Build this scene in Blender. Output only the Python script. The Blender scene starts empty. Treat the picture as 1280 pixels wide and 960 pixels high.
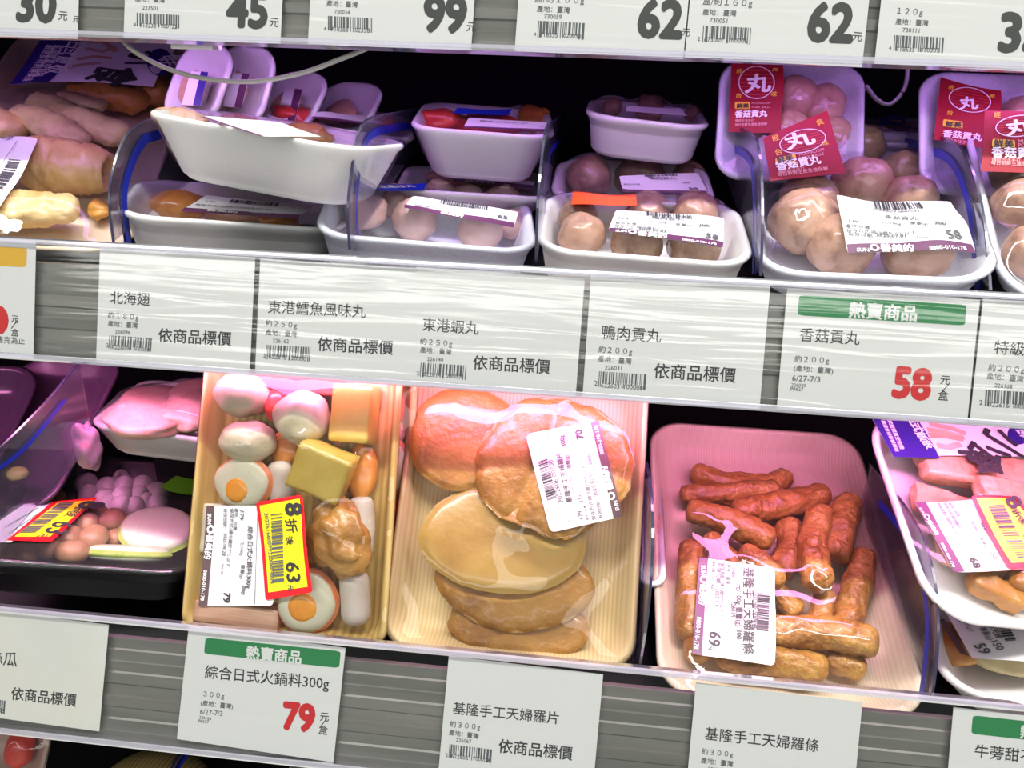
import bpy, bmesh, math, random
import numpy as np
from mathutils import Matrix, Vector, noise
C = bpy.context.scene.collection
SC = bpy.context.scene

# ------------------------------------------------------------------ camera
FPX = 1000.0
PITCH = math.radians(22.0)
CAM = np.array([0.0, 0.0, 1.45])
def _n(v): return v / np.linalg.norm(v)
Xc = _n(np.array([12145.0, -828.0, 1000.0]))            # the shelf direction seen from the camera
bb = -FPX / math.tan(PITCH)
for _ in range(20):
    aa = (1000.0 * FPX + 828.0 * bb) / 12145.0
    bb = -math.sqrt(aa * aa + FPX * FPX) / math.tan(PITCH) if False else -math.sqrt(max(1.0, (FPX / math.sin(PITCH)) ** 2 - FPX ** 2 - aa ** 2))
Zc = -_n(np.array([aa, bb, -FPX]))
Zc = _n(Zc - Xc * np.dot(Xc, Zc))
Yc = np.cross(Zc, Xc)
R = np.array([Xc, Yc, Zc])                               # camera -> world
cam_data = bpy.data.cameras.new('camera')
cam = bpy.data.objects.new('camera', cam_data); C.objects.link(cam)
cam_data.sensor_width = 36; cam_data.lens = FPX / 1280 * 36
cam_data.clip_start = 0.01; cam_data.clip_end = 50
M = Matrix([[*R[0], CAM[0]], [*R[1], CAM[1]], [*R[2], CAM[2]], [0, 0, 0, 1]])
cam.matrix_world = M
SC.camera = cam

# ------------------------------------------------------------------ world, lights, exposure
SC.view_settings.view_transform = 'Standard'; SC.view_settings.look = 'None'
SC.view_settings.gamma = 1; SC.view_settings.use_curve_mapping = False
SC.view_settings.exposure = -0.16
SC.cycles.transparent_max_bounces = 24
SC.cycles.max_bounces = 8
SC.cycles.caustics_reflective = False; SC.cycles.caustics_refractive = False
SC.cycles.sample_clamp_indirect = 4.0
w = bpy.data.worlds.new('world'); SC.world = w; w.use_nodes = True
w.node_tree.nodes['Background'].inputs[0].default_value = (0.80, 0.86, 0.84, 1)
w.node_tree.nodes['Background'].inputs[1].default_value = 0.44
def area(name, loc, target, sx, sy, power, col, spread=180):
    d = bpy.data.lights.new(name, 'AREA'); d.shape = 'RECTANGLE'; d.size = sx; d.size_y = sy
    d.energy = power; d.color = col; d.spread = math.radians(spread)
    o = bpy.data.objects.new(name, d); C.objects.link(o); o.location = loc
    q = (Vector(target) - Vector(loc)).to_track_quat('-Z', 'Y'); o.rotation_euler = q.to_euler()
    return o
# fluorescent rows on the shop ceiling, above and behind the photographer
area('ceiling_lamp', (0.1, -0.28, 3.8), (0.1, 0.40, 1.2), 4.6, 0.11, 225, (1.0, 0.98, 0.93))
area('ceiling_lamp', (0.0, -5.2, 3.6), (0.0, 0.5, 1.25), 9.0, 0.5, 135, (1.0, 0.98, 0.93))
area('ceiling_lamp', (0.9, -0.1, 3.0), (0.3, 0.6, 1.2), 0.14, 1.6, 6, (1.0, 0.98, 0.93))
LED_A = dict(power=0.85, col=(0.68, 0.28, 1.0))
LED_B = dict(power=3.0, col=(1.0, 0.30, 0.70))

# ------------------------------------------------------------------ picture <-> place
def ray(px, py):
    return _n(R @ np.array([(px - 640) / FPX, -(py - 480) / FPX, -1.0]))
def hit(px, py, p0, n):
    d = ray(px, py); return CAM + d * (np.dot(np.asarray(p0) - CAM, n) / np.dot(d, n))
def at_depth(px, py, dep):
    d = R @ np.array([(px - 640) / FPX, -(py - 480) / FPX, -1.0]); return CAM + d * dep
def proj(p):
    c = R.T @ (np.asarray(p) - CAM); return np.array([640 + FPX * c[0] / -c[2], 480 - FPX * c[1] / -c[2]])
def depth(p): return -(R.T @ (np.asarray(p) - CAM))[2]
EX = np.array([1.0, 0, 0]); EZ = np.array([0, 0, 1.0]); EY = np.array([0, 1.0, 0])

# ------------------------------------------------------------------ materials
def newmat(name):
    m = bpy.data.materials.new(name); m.use_nodes = True
    return m, m.node_tree, m.node_tree.nodes['Principled BSDF']
def plain(name, col, rough=0.5, metal=0.0, spec=0.5, emit=None):
    m, nt, b = newmat(name)
    b.inputs['Base Color'].default_value = (*col, 1); b.inputs['Roughness'].default_value = rough
    b.inputs['Metallic'].default_value = metal; b.inputs['Specular IOR Level'].default_value = spec
    return m
def coords(nt, stretch=(1, 1, 1)):
    tc = nt.nodes.new('ShaderNodeTexCoord'); mp = nt.nodes.new('ShaderNodeMapping')
    mp.inputs['Scale'].default_value = stretch; nt.links.new(tc.outputs['Object'], mp.inputs['Vector'])
    return mp.outputs[0]
def noisy(name, cols, scale=60, rough=0.5, bump=0.3, bscale=None, dist=0.002, stretch=(1, 1, 1), spec=0.5, sss=0.0, detail=5, positions=None, coat=0.0):
    m, nt, b = newmat(name); v = coords(nt, stretch)
    n = nt.nodes.new('ShaderNodeTexNoise'); n.inputs['Scale'].default_value = scale; n.inputs['Detail'].default_value = detail
    n.inputs['Roughness'].default_value = 0.62
    nt.links.new(v, n.inputs['Vector'])
    r = nt.nodes.new('ShaderNodeValToRGB'); nt.links.new(n.outputs['Fac'], r.inputs[0])
    k = len(cols)
    pos = positions or [0.30 + 0.40 * i / max(1, k - 1) for i in range(k)]
    while len(r.color_ramp.elements) < k: r.color_ramp.elements.new(0.5)
    for i, (c, p) in enumerate(zip(cols, pos)):
        r.color_ramp.elements[i].position = p; r.color_ramp.elements[i].color = (*c, 1)
    nt.links.new(r.outputs[0], b.inputs['Base Color'])
    b.inputs['Roughness'].default_value = rough; b.inputs['Specular IOR Level'].default_value = spec
    b.inputs['Coat Weight'].default_value = coat; b.inputs['Coat Roughness'].default_value = 0.15
    if sss:
        b.inputs['Subsurface Weight'].default_value = sss; b.inputs['Subsurface Radius'].default_value = (0.012, 0.011, 0.011)
        b.inputs['Subsurface Scale'].default_value = 1.0
    if bump:
        n2 = nt.nodes.new('ShaderNodeTexNoise'); n2.inputs['Scale'].default_value = bscale or scale * 3; n2.inputs['Detail'].default_value = 4
        nt.links.new(v, n2.inputs['Vector'])
        bp = nt.nodes.new('ShaderNodeBump'); bp.inputs['Strength'].default_value = bump; bp.inputs['Distance'].default_value = dist
        nt.links.new(n2.outputs['Fac'], bp.inputs['Height']); nt.links.new(bp.outputs[0], b.inputs['Normal'])
    return m
def grain(name, c1, c2, lines=260, mixs=0.8, rough=0.55, axis='X', distort=2.0, det=2.0):
    """printed wood grain running along the tray"""
    m, nt, b = newmat(name); v = coords(nt, (1, 0.12, 1) if axis == 'X' else (0.12, 1, 1))
    wv = nt.nodes.new('ShaderNodeTexWave'); wv.bands_direction = axis; wv.inputs['Scale'].default_value = lines / 6.28
    wv.inputs['Distortion'].default_value = distort; wv.inputs['Detail'].default_value = det; wv.inputs['Detail Scale'].default_value = 1.2
    nt.links.new(v, wv.inputs['Vector'])
    n = nt.nodes.new('ShaderNodeTexNoise'); n.inputs['Scale'].default_value = 45; n.inputs['Detail'].default_value = 3
    nt.links.new(v, n.inputs['Vector'])
    mu = nt.nodes.new('ShaderNodeMath'); mu.operation = 'MULTIPLY'; nt.links.new(wv.outputs['Fac'], mu.inputs[0]); nt.links.new(n.outputs['Fac'], mu.inputs[1])
    m2 = nt.nodes.new('ShaderNodeMath'); m2.operation = 'MULTIPLY'; m2.inputs[1].default_value = 1.6 * mixs; nt.links.new(mu.outputs[0], m2.inputs[0])
    mx = nt.nodes.new('ShaderNodeMix'); mx.data_type = 'RGBA'; mx.inputs[6].default_value = (*c1, 1); mx.inputs[7].default_value = (*c2, 1)
    nt.links.new(m2.outputs[0], mx.inputs[0]); nt.links.new(mx.outputs[2], b.inputs['Base Color'])
    b.inputs['Roughness'].default_value = rough
    return m
def clear(name, tint=(1, 1, 1), gloss_rough=0.06, base=0.05, rim=0.7, bump=0.0, bscale=40, stretch=(1, 1, 1), haze=0.0, hazecol=(1, 1, 1), dist=0.002, bdet=3, ridge=False):
    """thin clear plastic: transparent with a fresnel gloss and a trace of haze"""
    m = bpy.data.materials.new(name); m.use_nodes = True; nt = m.node_tree; nt.nodes.clear()
    out = nt.nodes.new('ShaderNodeOutputMaterial'); tr = nt.nodes.new('ShaderNodeBsdfTransparent'); tr.inputs[0].default_value = (*tint, 1)
    gl = nt.nodes.new('ShaderNodeBsdfGlossy'); gl.inputs['Roughness'].default_value = gloss_rough
    lw = nt.nodes.new('ShaderNodeLayerWeight'); lw.inputs['Blend'].default_value = 0.25
    mr = nt.nodes.new('ShaderNodeMapRange'); mr.inputs['To Min'].default_value = base; mr.inputs['To Max'].default_value = rim
    nt.links.new(lw.outputs['Fresnel'], mr.inputs['Value'])
    mx = nt.nodes.new('ShaderNodeMixShader'); nt.links.new(mr.outputs[0], mx.inputs[0])
    src = tr
    if haze:
        df = nt.nodes.new('ShaderNodeBsdfDiffuse'); df.inputs[0].default_value = (*hazecol, 1)
        mh = nt.nodes.new('ShaderNodeMixShader'); mh.inputs[0].default_value = haze
        nt.links.new(tr.outputs[0], mh.inputs[1]); nt.links.new(df.outputs[0], mh.inputs[2]); src = mh
    nt.links.new(src.outputs[0], mx.inputs[1]); nt.links.new(gl.outputs[0], mx.inputs[2]); nt.links.new(mx.outputs[0], out.inputs[0])
    if bump:
        v = coords(nt, stretch); n = nt.nodes.new('ShaderNodeTexNoise'); n.inputs['Scale'].default_value = bscale; n.inputs['Detail'].default_value = bdet
        n.inputs['Distortion'].default_value = 0.6
        if ridge: n.noise_type = 'RIDGED_MULTIFRACTAL'
        nt.links.new(v, n.inputs['Vector'])
        bp = nt.nodes.new('ShaderNodeBump'); bp.inputs['Strength'].default_value = bump; bp.inputs['Distance'].default_value = dist
        nt.links.new(n.outputs['Fac'], bp.inputs['Height'])
        nt.links.new(bp.outputs[0], gl.inputs['Normal']); nt.links.new(bp.outputs[0], lw.inputs['Normal'])
    return m

PAPER = plain('paper', (0.86, 0.86, 0.86), 0.6)
STAINPAPER = noisy('stained_paper', [(0.62, 0.52, 0.33), (0.86, 0.84, 0.76), (0.88, 0.88, 0.85)], 14, 0.6, 0.0, positions=[0.28, 0.36, 0.6])
LABEL = plain('label_paper', (0.74, 0.73, 0.75), 0.5)
INK = plain('black_ink', (0.035, 0.035, 0.04), 0.5)
GREYINK = plain('grey_ink', (0.10, 0.11, 0.12), 0.5)
REDINK = plain('red_ink', (0.72, 0.015, 0.02), 0.45)
WHITEINK = plain('white_ink', (0.88, 0.88, 0.88), 0.45)
YELLOWINK = plain('yellow_ink', (0.85, 0.52, 0.04), 0.45)
GREEN = plain('green_banner', (0.02, 0.25, 0.075), 0.4)
AMBER = plain('amber_banner', (0.85, 0.48, 0.03), 0.4)
PLUM = plain('plum_band', (0.12, 0.035, 0.10), 0.4)
BROWNBAND = plain('brown_band', (0.10, 0.06, 0.065), 0.4)
CRIMSON = plain('crimson_print', (0.30, 0.006, 0.018), 0.6)
CRIMSONLINE = plain('light_red_print', (0.62, 0.06, 0.06), 0.35)
VIOLET = plain('violet_print', (0.035, 0.02, 0.22), 0.35)
BLUE = plain('blue_print', (0.01, 0.03, 0.42), 0.35)
STICKERRED = plain('sticker_red', (0.80, 0.012, 0.02), 0.35)
STICKERYELLOW = plain('sticker_yellow', (0.95, 0.80, 0.02), 0.35)
ORANGEPRINT = plain('orange_red_print', (0.70, 0.07, 0.02), 0.35)
FOAM = noisy('white_foam', [(0.80, 0.79, 0.78), (0.85, 0.84, 0.83)], 900, 0.42, 0.12, 1400, 0.0005, sss=0.7)
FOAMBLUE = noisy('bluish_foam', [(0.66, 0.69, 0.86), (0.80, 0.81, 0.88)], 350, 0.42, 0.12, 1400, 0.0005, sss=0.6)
GRAIN1 = grain('gold_grain_foam', (0.64, 0.46, 0.155), (0.44, 0.24, 0.045), 330, 0.9, distort=5.0, det=3)
GRAIN2 = grain('cream_grain_foam', (0.68, 0.53, 0.28), (0.58, 0.37, 0.13), 640, 0.8, distort=1.0)
GRAIN3 = grain('pale_grain_foam', (0.74, 0.62, 0.48), (0.66, 0.48, 0.32), 760, 0.75, distort=1.2)
BEIGEFOAM = noisy('beige_foam', [(0.58, 0.46, 0.32), (0.66, 0.54, 0.40)], 60, 0.5, 0.1, 900, 0.0005)
BLACKPLASTIC = plain('black_plastic', (0.006, 0.006, 0.007), 0.22)
FILM = clear('stretch_film', (0.985, 0.985, 0.985), 0.022, 0.008, 0.6, 0.42, 14, (1, 1, 1), 0.006, dist=0.010, bdet=2.0, ridge=True)
FILMFLAT = clear('tight_film', (0.98, 0.98, 0.98), 0.08, 0.03, 0.8, 0.3, 40, (3, 1, 1), 0.02, dist=0.002)
PANEL = clear('divider_plastic', (0.86, 0.85, 0.93), 0.04, 0.04, 0.55, 0.0, haze=0.03, hazecol=(0.8, 0.8, 1))
PANELEDGE = clear('divider_edge', (0.16, 0.16, 0.28), 0.2, 0.05, 0.4, haze=0.35, hazecol=(0.08, 0.08, 0.18))
STRIPE = plain('blue_stripe', (0.012, 0.025, 0.36), 0.3)
COVER = clear('rail_cover', (0.97, 0.975, 0.97), 0.10, 0.016, 0.6, 0.34, 40, (0.12, 2.2, 2.2), 0.0, dist=0.0022, bdet=2)
LIP = clear('rail_lip', (0.80, 0.79, 0.88), 0.12, 0.16, 0.8, 0.0, haze=0.32, hazecol=(0.78, 0.77, 0.86))
RAILBACK = noisy('rail_back', [(0.13, 0.13, 0.115), (0.26, 0.25, 0.235)], 30, 0.30, 0.15, 90, 0.001, stretch=(0.1, 1, 1), spec=0.7)
DARK = plain('dark_steel', (0.012, 0.011, 0.013), 0.5)
BLACK = plain('black_panel', (0.004, 0.004, 0.005), 0.8, spec=0.1)
LEDTUBE = plain('lamp_housing', (0.6, 0.6, 0.6), 0.4)

# ------------------------------------------------------------------ objects
USED = {}
def tag(o, label=None, cat=None, group=None, kind=None):
    if label: o['label'] = label
    if cat: o['category'] = cat
    if group: o['group'] = group
    if kind: o['kind'] = kind
    return o
def mesh(name, verts, faces, mat, parent=None, smooth=False, mats=None, fm=None):
    me = bpy.data.meshes.new(name); me.from_pydata([tuple(v) for v in verts], [], faces)
    for m_ in (mats or [mat]): me.materials.append(m_)
    if fm is not None: me.polygons.foreach_set('material_index', fm)
    if smooth: me.polygons.foreach_set('use_smooth', [True] * len(me.polygons))
    me.update()
    o = bpy.data.objects.new(name, me); C.objects.link(o)
    if parent is not None: o.parent = parent
    return o
def empty(name, mat4, label, cat, group=None):
    o = bpy.data.objects.new(name, None); C.objects.link(o); o.empty_display_size = 0.02
    o.matrix_world = mat4; tag(o, label, cat, group); return o
def frame(o, ex, ey, ez):
    return Matrix([[ex[0], ey[0], ez[0], o[0]], [ex[1], ey[1], ez[1], o[1]], [ex[2], ey[2], ez[2], o[2]], [0, 0, 0, 1]])
def boxgeo(x0, x1, y0, y1, z0, z1):
    v = [(x, y, z) for x in (x0, x1) for y in (y0, y1) for z in (z0, z1)]
    f = [(0, 1, 3, 2), (4, 6, 7, 5), (0, 4, 5, 1), (2, 3, 7, 6), (0, 2, 6, 4), (1, 5, 7, 3)]
    return v, f

# ------------------------------------------------------------------ text
_tc = {}
def glyphs(s, bold=0.0, res=2):
    k = (s, bold, res)
    if k in _tc: return _tc[k]
    cu = bpy.data.curves.new('t', 'FONT'); cu.body = s; cu.size = 1; cu.resolution_u = max(res, 2); cu.fill_mode = 'FRONT'
    o = bpy.data.objects.new('t', cu); C.objects.link(o)
    dg = bpy.context.evaluated_depsgraph_get(); oe = o.evaluated_get(dg); me = oe.to_mesh()
    v = np.array([tuple(p.co)[:2] for p in me.vertices]) if len(me.vertices) else np.zeros((0, 2))
    f = [tuple(p.vertices) for p in me.polygons]
    oe.to_mesh_clear(); bpy.data.objects.remove(o); bpy.data.curves.remove(cu)
    if len(v): v = v - np.array([v[:, 0].min(), 0])
    _tc[k] = (v, f); return v, f

class Surf:
    """a flat or bent sheet: uv(px,py) finds the place under a picture point, P(u,v,off) is a point on it in the parent's own frame"""
    def text(self, items, mat, parent, name='printed_text', off=0.00016):
        V, F = [], []
        for it in items:
            s, x0, y0, x1, y1 = it[:5]; o = it[5] if len(it) > 5 else {}
            o.setdefault('bold', 0.006 if isinstance(self, Plane) else 0.014) if len(it) > 5 else None
            if len(it) <= 5: o = dict(bold=0.006 if isinstance(self, Plane) else 0.014)
            g, f = glyphs(s, 0, o.get('res', 1))
            if not len(g): continue
            a = np.array(self.uv(x0, y0)); b = np.array(self.uv(x1, y1)); wd = np.linalg.norm(b - a)
            e = (b - a) / wd; up = np.array([-e[1], e[0]])
            gx = g[:, 0].max(); sx = wd / gx; sy = sx
            if 'h' in o:
                hh = o['h']; dpx = np.array([x1 - x0, y1 - y0], float); dpx /= np.linalg.norm(dpx)
                q = np.array(self.uv(x0 + dpx[1] * hh, y0 - dpx[0] * hh)); sy = abs(np.dot(q - a, up)) / max(1e-6, g[:, 1].max())
            if 'asp' in o: sy = sx * o['asp']
            bd = o.get('bold', 0.0); shifts = [(0, 0)]
            if bd: shifts = [(bd * math.cos(t), bd * math.sin(t)) for t in [math.pi * k / 4 for k in range(8)]] if bd > 0.02 else [(-bd, 0), (bd, 0), (0, bd), (0, -bd)]
            for kk, (hx, hy) in enumerate(shifts):
                base = len(V)
                for p in g:
                    q = a + e * (p[0] + hx) * sx + up * (p[1] + hy) * sy; V.append(self.P(q[0], q[1], off + kk * 4e-6))
                F += [tuple(base + i for i in ff) for ff in f]
        if V: return mesh(name, V, F, mat, parent)
    def quadpts(self, q): return [np.array(self.uv(*p)) for p in q]
    def bars(self, q, seed, parent, mat=None, n=59, off=0.00016, name='barcode', guards=True):
        """q = TL, TR, BL in the picture"""
        a, b, c = self.quadpts(q); rnd = random.Random(seed); V, F = [], []; x = 0; units = []
        while x < n:
            wbar = rnd.choice([1, 1, 1, 2, 2, 3]); units.append((x, wbar)); x += wbar + rnd.choice([1, 1, 1, 2, 2])
        tot = x
        for i, (x, wb) in enumerate(units):
            t1 = 1.0 + (0.28 if guards and (i in (0, 1, len(units) - 1, len(units) - 2) or abs(x - tot / 2) < 2) else 0)
            for s_, t_ in ((x / tot, 0), ((x + wb) / tot, 0), ((x + wb) / tot, t1), (x / tot, t1)):
                p = a + (b - a) * s_ + (c - a) * t_; V.append(self.P(p[0], p[1], off))
            k = len(V) - 4; F.append((k, k + 1, k + 2, k + 3))
        return mesh(name, V, F, mat or GREYINK, parent)
    def sheet(self, q, mat, parent, name, off=0.0, nu=16, nv=10, rad=0.0, thick=0.0):
        """q = TL, TR, BR, BL in the picture; rounded corners"""
        a, b, c, d = self.quadpts(q); wd = np.linalg.norm(b - a); ht = np.linalg.norm(d - a)
        V, F = [], []
        for j in range(nv + 1):
            for i in range(nu + 1):
                s, t = i / nu, j / nv
                if rad > 0:
                    ru, rv = rad / wd, rad / ht
                    du = max(0, ru - s, s - (1 - ru)) / ru; dv = max(0, rv - t, t - (1 - rv)) / rv
                    L = math.hypot(du, dv); mxx = max(du, dv)
                    if du > 0 and dv > 0:
                        k = mxx / L; du2, dv2 = du * k, dv * k
                        s = ru - du2 * ru if s < .5 else 1 - ru + du2 * ru; t = rv - dv2 * rv if t < .5 else 1 - rv + dv2 * rv
                p = (a * (1 - s) + b * s) * (1 - t) + (d * (1 - s) + c * s) * t
                V.append(self.P(p[0], p[1], off))
        for j in range(nv):
            for i in range(nu):
                k = j * (nu + 1) + i; F.append((k + nu + 1, k + nu + 2, k + 1, k))
        if thick:
            o = mesh(name, V, F, mat, parent); md = o.modifiers.new('s', 'SOLIDIFY'); md.thickness = thick; md.offset = -1; return o
        return mesh(name, V, F, mat, parent, smooth=True)
    def line(self, pts, wpx, mat, parent, name='printed_line', off=0.00014):
        P2 = [np.array(self.uv(*p)) for p in pts]; V, F = [], []
        wd = wpx * self.mpp()
        for i, p in enumerate(P2):
            t = P2[min(i + 1, len(P2) - 1)] - P2[max(i - 1, 0)]; t = t / (np.linalg.norm(t) + 1e-9); nn = np.array([-t[1], t[0]]) * wd / 2
            for q in (p + nn, p - nn): V.append(self.P(q[0], q[1], off))
            if i: k = 2 * i; F.append((k - 2, k - 1, k + 1, k))
        return mesh(name, V, F, mat, parent)
    def poly(self, pts, mat, parent, name, off=0.00012):
        V = []
        for p in pts:
            q = self.uv(*p); V.append(self.P(q[0], q[1], off))
        return mesh(name, V, [tuple(range(len(V)))], mat, parent)
    def mpp(self): return 0.00055

class Plane(Surf):
    def __init__(s, o, ex, ey):
        s.o = np.array(o); s.ex = _n(np.array(ex)); s.ey = _n(np.array(ey)); s.n = np.cross(s.ex, s.ey)
    def uv(s, px, py):
        p = hit(px, py, s.o, s.n) - s.o; return np.dot(p, s.ex), np.dot(p, s.ey)
    def P(s, u, v, off=0.0): return (u, v, off)
    def M(s): return frame(s.o, s.ex, s.ey, s.n)
    def w(s, u, v, off=0): return s.o + s.ex * u + s.ey * v + s.n * off
# ------------------------------------------------------------------ rails and shelves
def rail_plane(px, py, dep, tilt):
    t = math.radians(tilt); up = np.array([0, math.sin(t), math.cos(t)])
    return Plane(at_depth(px, py, dep), EX, up)
RT = rail_plane(640, 40, 0.560, 18)      # top rail
RM = rail_plane(640, 410, 0.550, 18)     # middle rail
RB = rail_plane(640, 890, 0.560, 22)     # bottom rail
X0, X1 = -0.75, 0.75

def build_shelf(pl, ytop, ybot, slope, depth_, label, group, drop=0.022):
    v_top = pl.uv(640, ytop)[1]; v_bot = pl.uv(640, ybot)[1]
    root = empty('display_shelf', frame(pl.o, EX, EY, EZ), label, 'shelf', group)
    def loc(u, v, off): return pl.w(u, v, off) - pl.o
    def extr(name, prof, mat, closed=True, x0=X0, x1=X1, smooth=False, parent=root):
        V = [tuple(loc(x0, v, o)) for v, o in prof] + [tuple(loc(x1, v, o)) for v, o in prof]; n = len(prof); F = []
        for i in range(n if closed else n - 1):
            j = (i + 1) % n; F.append((i, j, n + j, n + i))
        if closed: F += [tuple(range(n))[::-1], tuple(range(n, 2 * n))]
        return mesh(name, V, F, mat, parent, smooth)
    H = v_top - v_bot
    # ribbed strip behind the tags
    prof = []; k = 9; zt = v_top - 0.016
    for i in range(k):
        a = v_bot + (zt - v_bot) * i / k; b = v_bot + (zt - v_bot) * (i + 1) / k; d = -0.0042 if i % 2 else -0.0052
        prof += [(a, d), (b - 0.0012, d + (0.0012 if i % 3 == 0 else 0))]
    extr('backing_strip', prof + [(zt, -0.009), (v_bot, -0.009)], RAILBACK)
    extr('clear_cover', [(v_bot + 0.003, 0.0020), (v_top - 0.004, 0.0020), (v_top - 0.004, 0.0014), (v_bot + 0.003, 0.0014)], COVER)
    extr('top_lip', [(v_top - 0.0045, -0.004), (v_top - 0.0045, 0.0026), (v_top - 0.003, 0.0034), (v_top - 0.0012, 0.0034), (v_top, 0.0022), (v_top, -0.004)], LIP)
    extr('bottom_lip', [(v_bot - 0.001, -0.006), (v_bot - 0.001, 0.0024), (v_bot + 0.0004, 0.0034), (v_bot + 0.003, 0.0034), (v_bot + 0.0036, 0.0022), (v_bot + 0.0036, -0.006)], LIP)
    # shelf panel
    s = math.radians(slope)
    base = loc(0, v_top - drop, -0.010); bk = base + np.array([0, math.cos(s), math.sin(s)]) * depth_
    dn = np.array([0, math.sin(s), -math.cos(s)]) * 0.012
    V = []
    for x in (X0, X1):
        for p in (base, bk, bk + dn, base + dn): V.append((x, p[1], p[2]))
    mesh('shelf_panel', V, [(0, 1, 2, 3), (7, 6, 5, 4), (0, 4, 5, 1), (1, 5, 6, 2), (2, 6, 7, 3), (3, 7, 4, 0)], DARK, root)
    # lamp under the front edge
    lp = loc(0, v_bot + 0.012, -0.020)
    v, f = boxgeo(X0, X1, lp[1] - 0.006, lp[1] + 0.010, lp[2], lp[2] + 0.006)
    mesh('lamp_housing', v, f, LEDTUBE, root)
    return root, base + pl.o, np.array([0, math.cos(s), math.sin(s)]), lp + pl.o, v_top, v_bot
shT, bT, dT, lampT, _, _ = build_shelf(RT, -95, 64, 12, 0.36, 'top shelf edge with grey price tags cut off by the picture', 'display shelves')
shM, bM, dM, lampM, VMT, VMB = build_shelf(RM, 331, 490, 12, 0.38, 'middle shelf with white foam packs above its row of price tags', 'display shelves', 0.050)
shB, bB, dB, lampB, VBT, VBB = build_shelf(RB, 818, 984, 1, 0.40, 'bottom shelf carrying the large leaning packs above its price tags', 'display shelves', 0.064)
area('pink_lamp', tuple(lampT + np.array([0, 0.002, -0.004])), tuple(lampT + np.array([0, 0.09, -0.12])), 1.4, 0.012, LED_A['power'], LED_A['col'], 150)
area('pink_lamp', tuple(lampM + np.array([0, 0.002, -0.004])), tuple(lampM + np.array([0, 0.05, -0.12])), 1.4, 0.012, LED_B['power'], LED_B['col'], 150)
# the case around the shelves
yb = bM[1] + 0.40
v, f = boxgeo(-0.9, 0.9, yb, yb + 0.03, 0.55, 2.0); tag(mesh('wall_back', v, f, BLACK), kind='structure')
v, f = boxgeo(-0.80, -0.77, RB.o[1] + 0.02, yb, 0.55, 2.0); tag(mesh('wall_left', v, f, BLACK), kind='structure')
v, f = boxgeo(0.77, 0.80, RB.o[1] + 0.02, yb, 0.55, 2.0); tag(mesh('wall_right', v, f, BLACK), kind='structure')
fz = RB.o[2] - 0.30
v, f = boxgeo(-0.9, 0.9, RB.o[1] - 0.05, yb, fz - 0.03, fz); tag(mesh('trim_1', v, f, DARK), kind='structure')
v, f = boxgeo(-6, 6, -6, RB.o[1] + .02, -0.05, 0); tag(mesh('floor', v, f, noisy('shop_floor', [(0.62, 0.61, 0.58), (0.70, 0.69, 0.66)], 6, 0.25, 0.0)), kind='structure')

# ------------------------------------------------------------------ price tags
T = {}
def price_tag(pl, TL, TR, BL, label, mat=None, thick=0.00035):
    """card standing in the rail, square by construction"""
    a, b, c = [np.array(pl.uv(*p)) for p in (TL, TR, BL)]
    e = (b - a) / np.linalg.norm(b - a); up = np.array([-e[1], e[0]]); ht = -np.dot(c - a, up); wd = np.linalg.norm(b - a)
    o2 = a - up * ht + e * wd / 2                          # middle of the bottom edge
    ex3 = pl.ex * e[0] + pl.ey * e[1]; ey3 = pl.ex * up[0] + pl.ey * up[1]
    sf = Plane(pl.w(o2[0], o2[1], price_tag.lay), ex3, ey3)
    root = empty('price_tag', sf.M(), label, 'price tag', 'price tags in the shelf rails')
    v, f = boxgeo(-wd / 2, wd / 2, 0, ht, -thick, 0)
    mesh('card', v, f, mat or PAPER, root)
    sf.root = root; sf.wd = wd; sf.ht = ht
    return sf
price_tag.lay = 0.0
def std_tag(sf, title, w_, org, code, bq, d1, d2, d3, price, dseed):
    items = [(title[0], *title[1:5], dict(bold=0.006, res=2)), (w_[0], *w_[1:5])]
    if org: items.append((org[0], *org[1:5]))
    sf.text(items[:1], INK, sf.root, 'product_name')
    it = items[1:]
    if code: it.append(code)
    for d in (d1, d2, d3):
        if d: it.append(d)
    sf.text(it, GREYINK, sf.root, 'small_print')
    if bq: sf.bars(bq, dseed, sf.root)
    if price: sf.text([(price[0], *price[1:5], dict(bold=0.012, res=2))], INK, sf.root, 'price_text')

P5 = '依商品標價'; ORG = '產地：臺灣'
s = price_tag(RM, (125, 309), (319, 322), (121, 453), 'first full white price tag from the left on the middle rail, for fish fin rolls')
std_tag(s, ('北海翅', 138, 378, 187, 381), ('約１８０g', 135, 397, 173, 400), (ORG, 135, 407, 172, 410), ('226096', 144, 417, 163, 418),
        [(137, 419), (191, 423), (136, 432)], ('2', 133, 434, 136, 434), ('622609', 140, 436, 161, 438), ('600009', 167, 438, 187, 440), (P5, 198, 426, 289, 431), 1)
price_tag.lay = -0.0005
s = price_tag(RM, (325, 323), (528, 336), (321, 467), 'white cod ball price tag, its right edge tucked behind the shrimp ball tag')
std_tag(s, ('東港鱈魚風味丸', 335, 390, 457, 396), ('約２５０g', 332, 407, 371, 410), (ORG, 332, 418, 371, 421), ('226162', 341, 428, 361, 429),
        [(333, 431), (390, 434), (332, 445)], ('2', 329, 447, 332, 447), ('622616', 336, 448, 358, 450), ('200001', 364, 450, 385, 452), (P5, 397, 437, 491, 442), 2)
price_tag.lay = 0.0
s = price_tag(RM, (520, 334), (731, 348), (511, 480), 'white price tag of the shrimp balls, overlapping the cod ball tag on its left')
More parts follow.
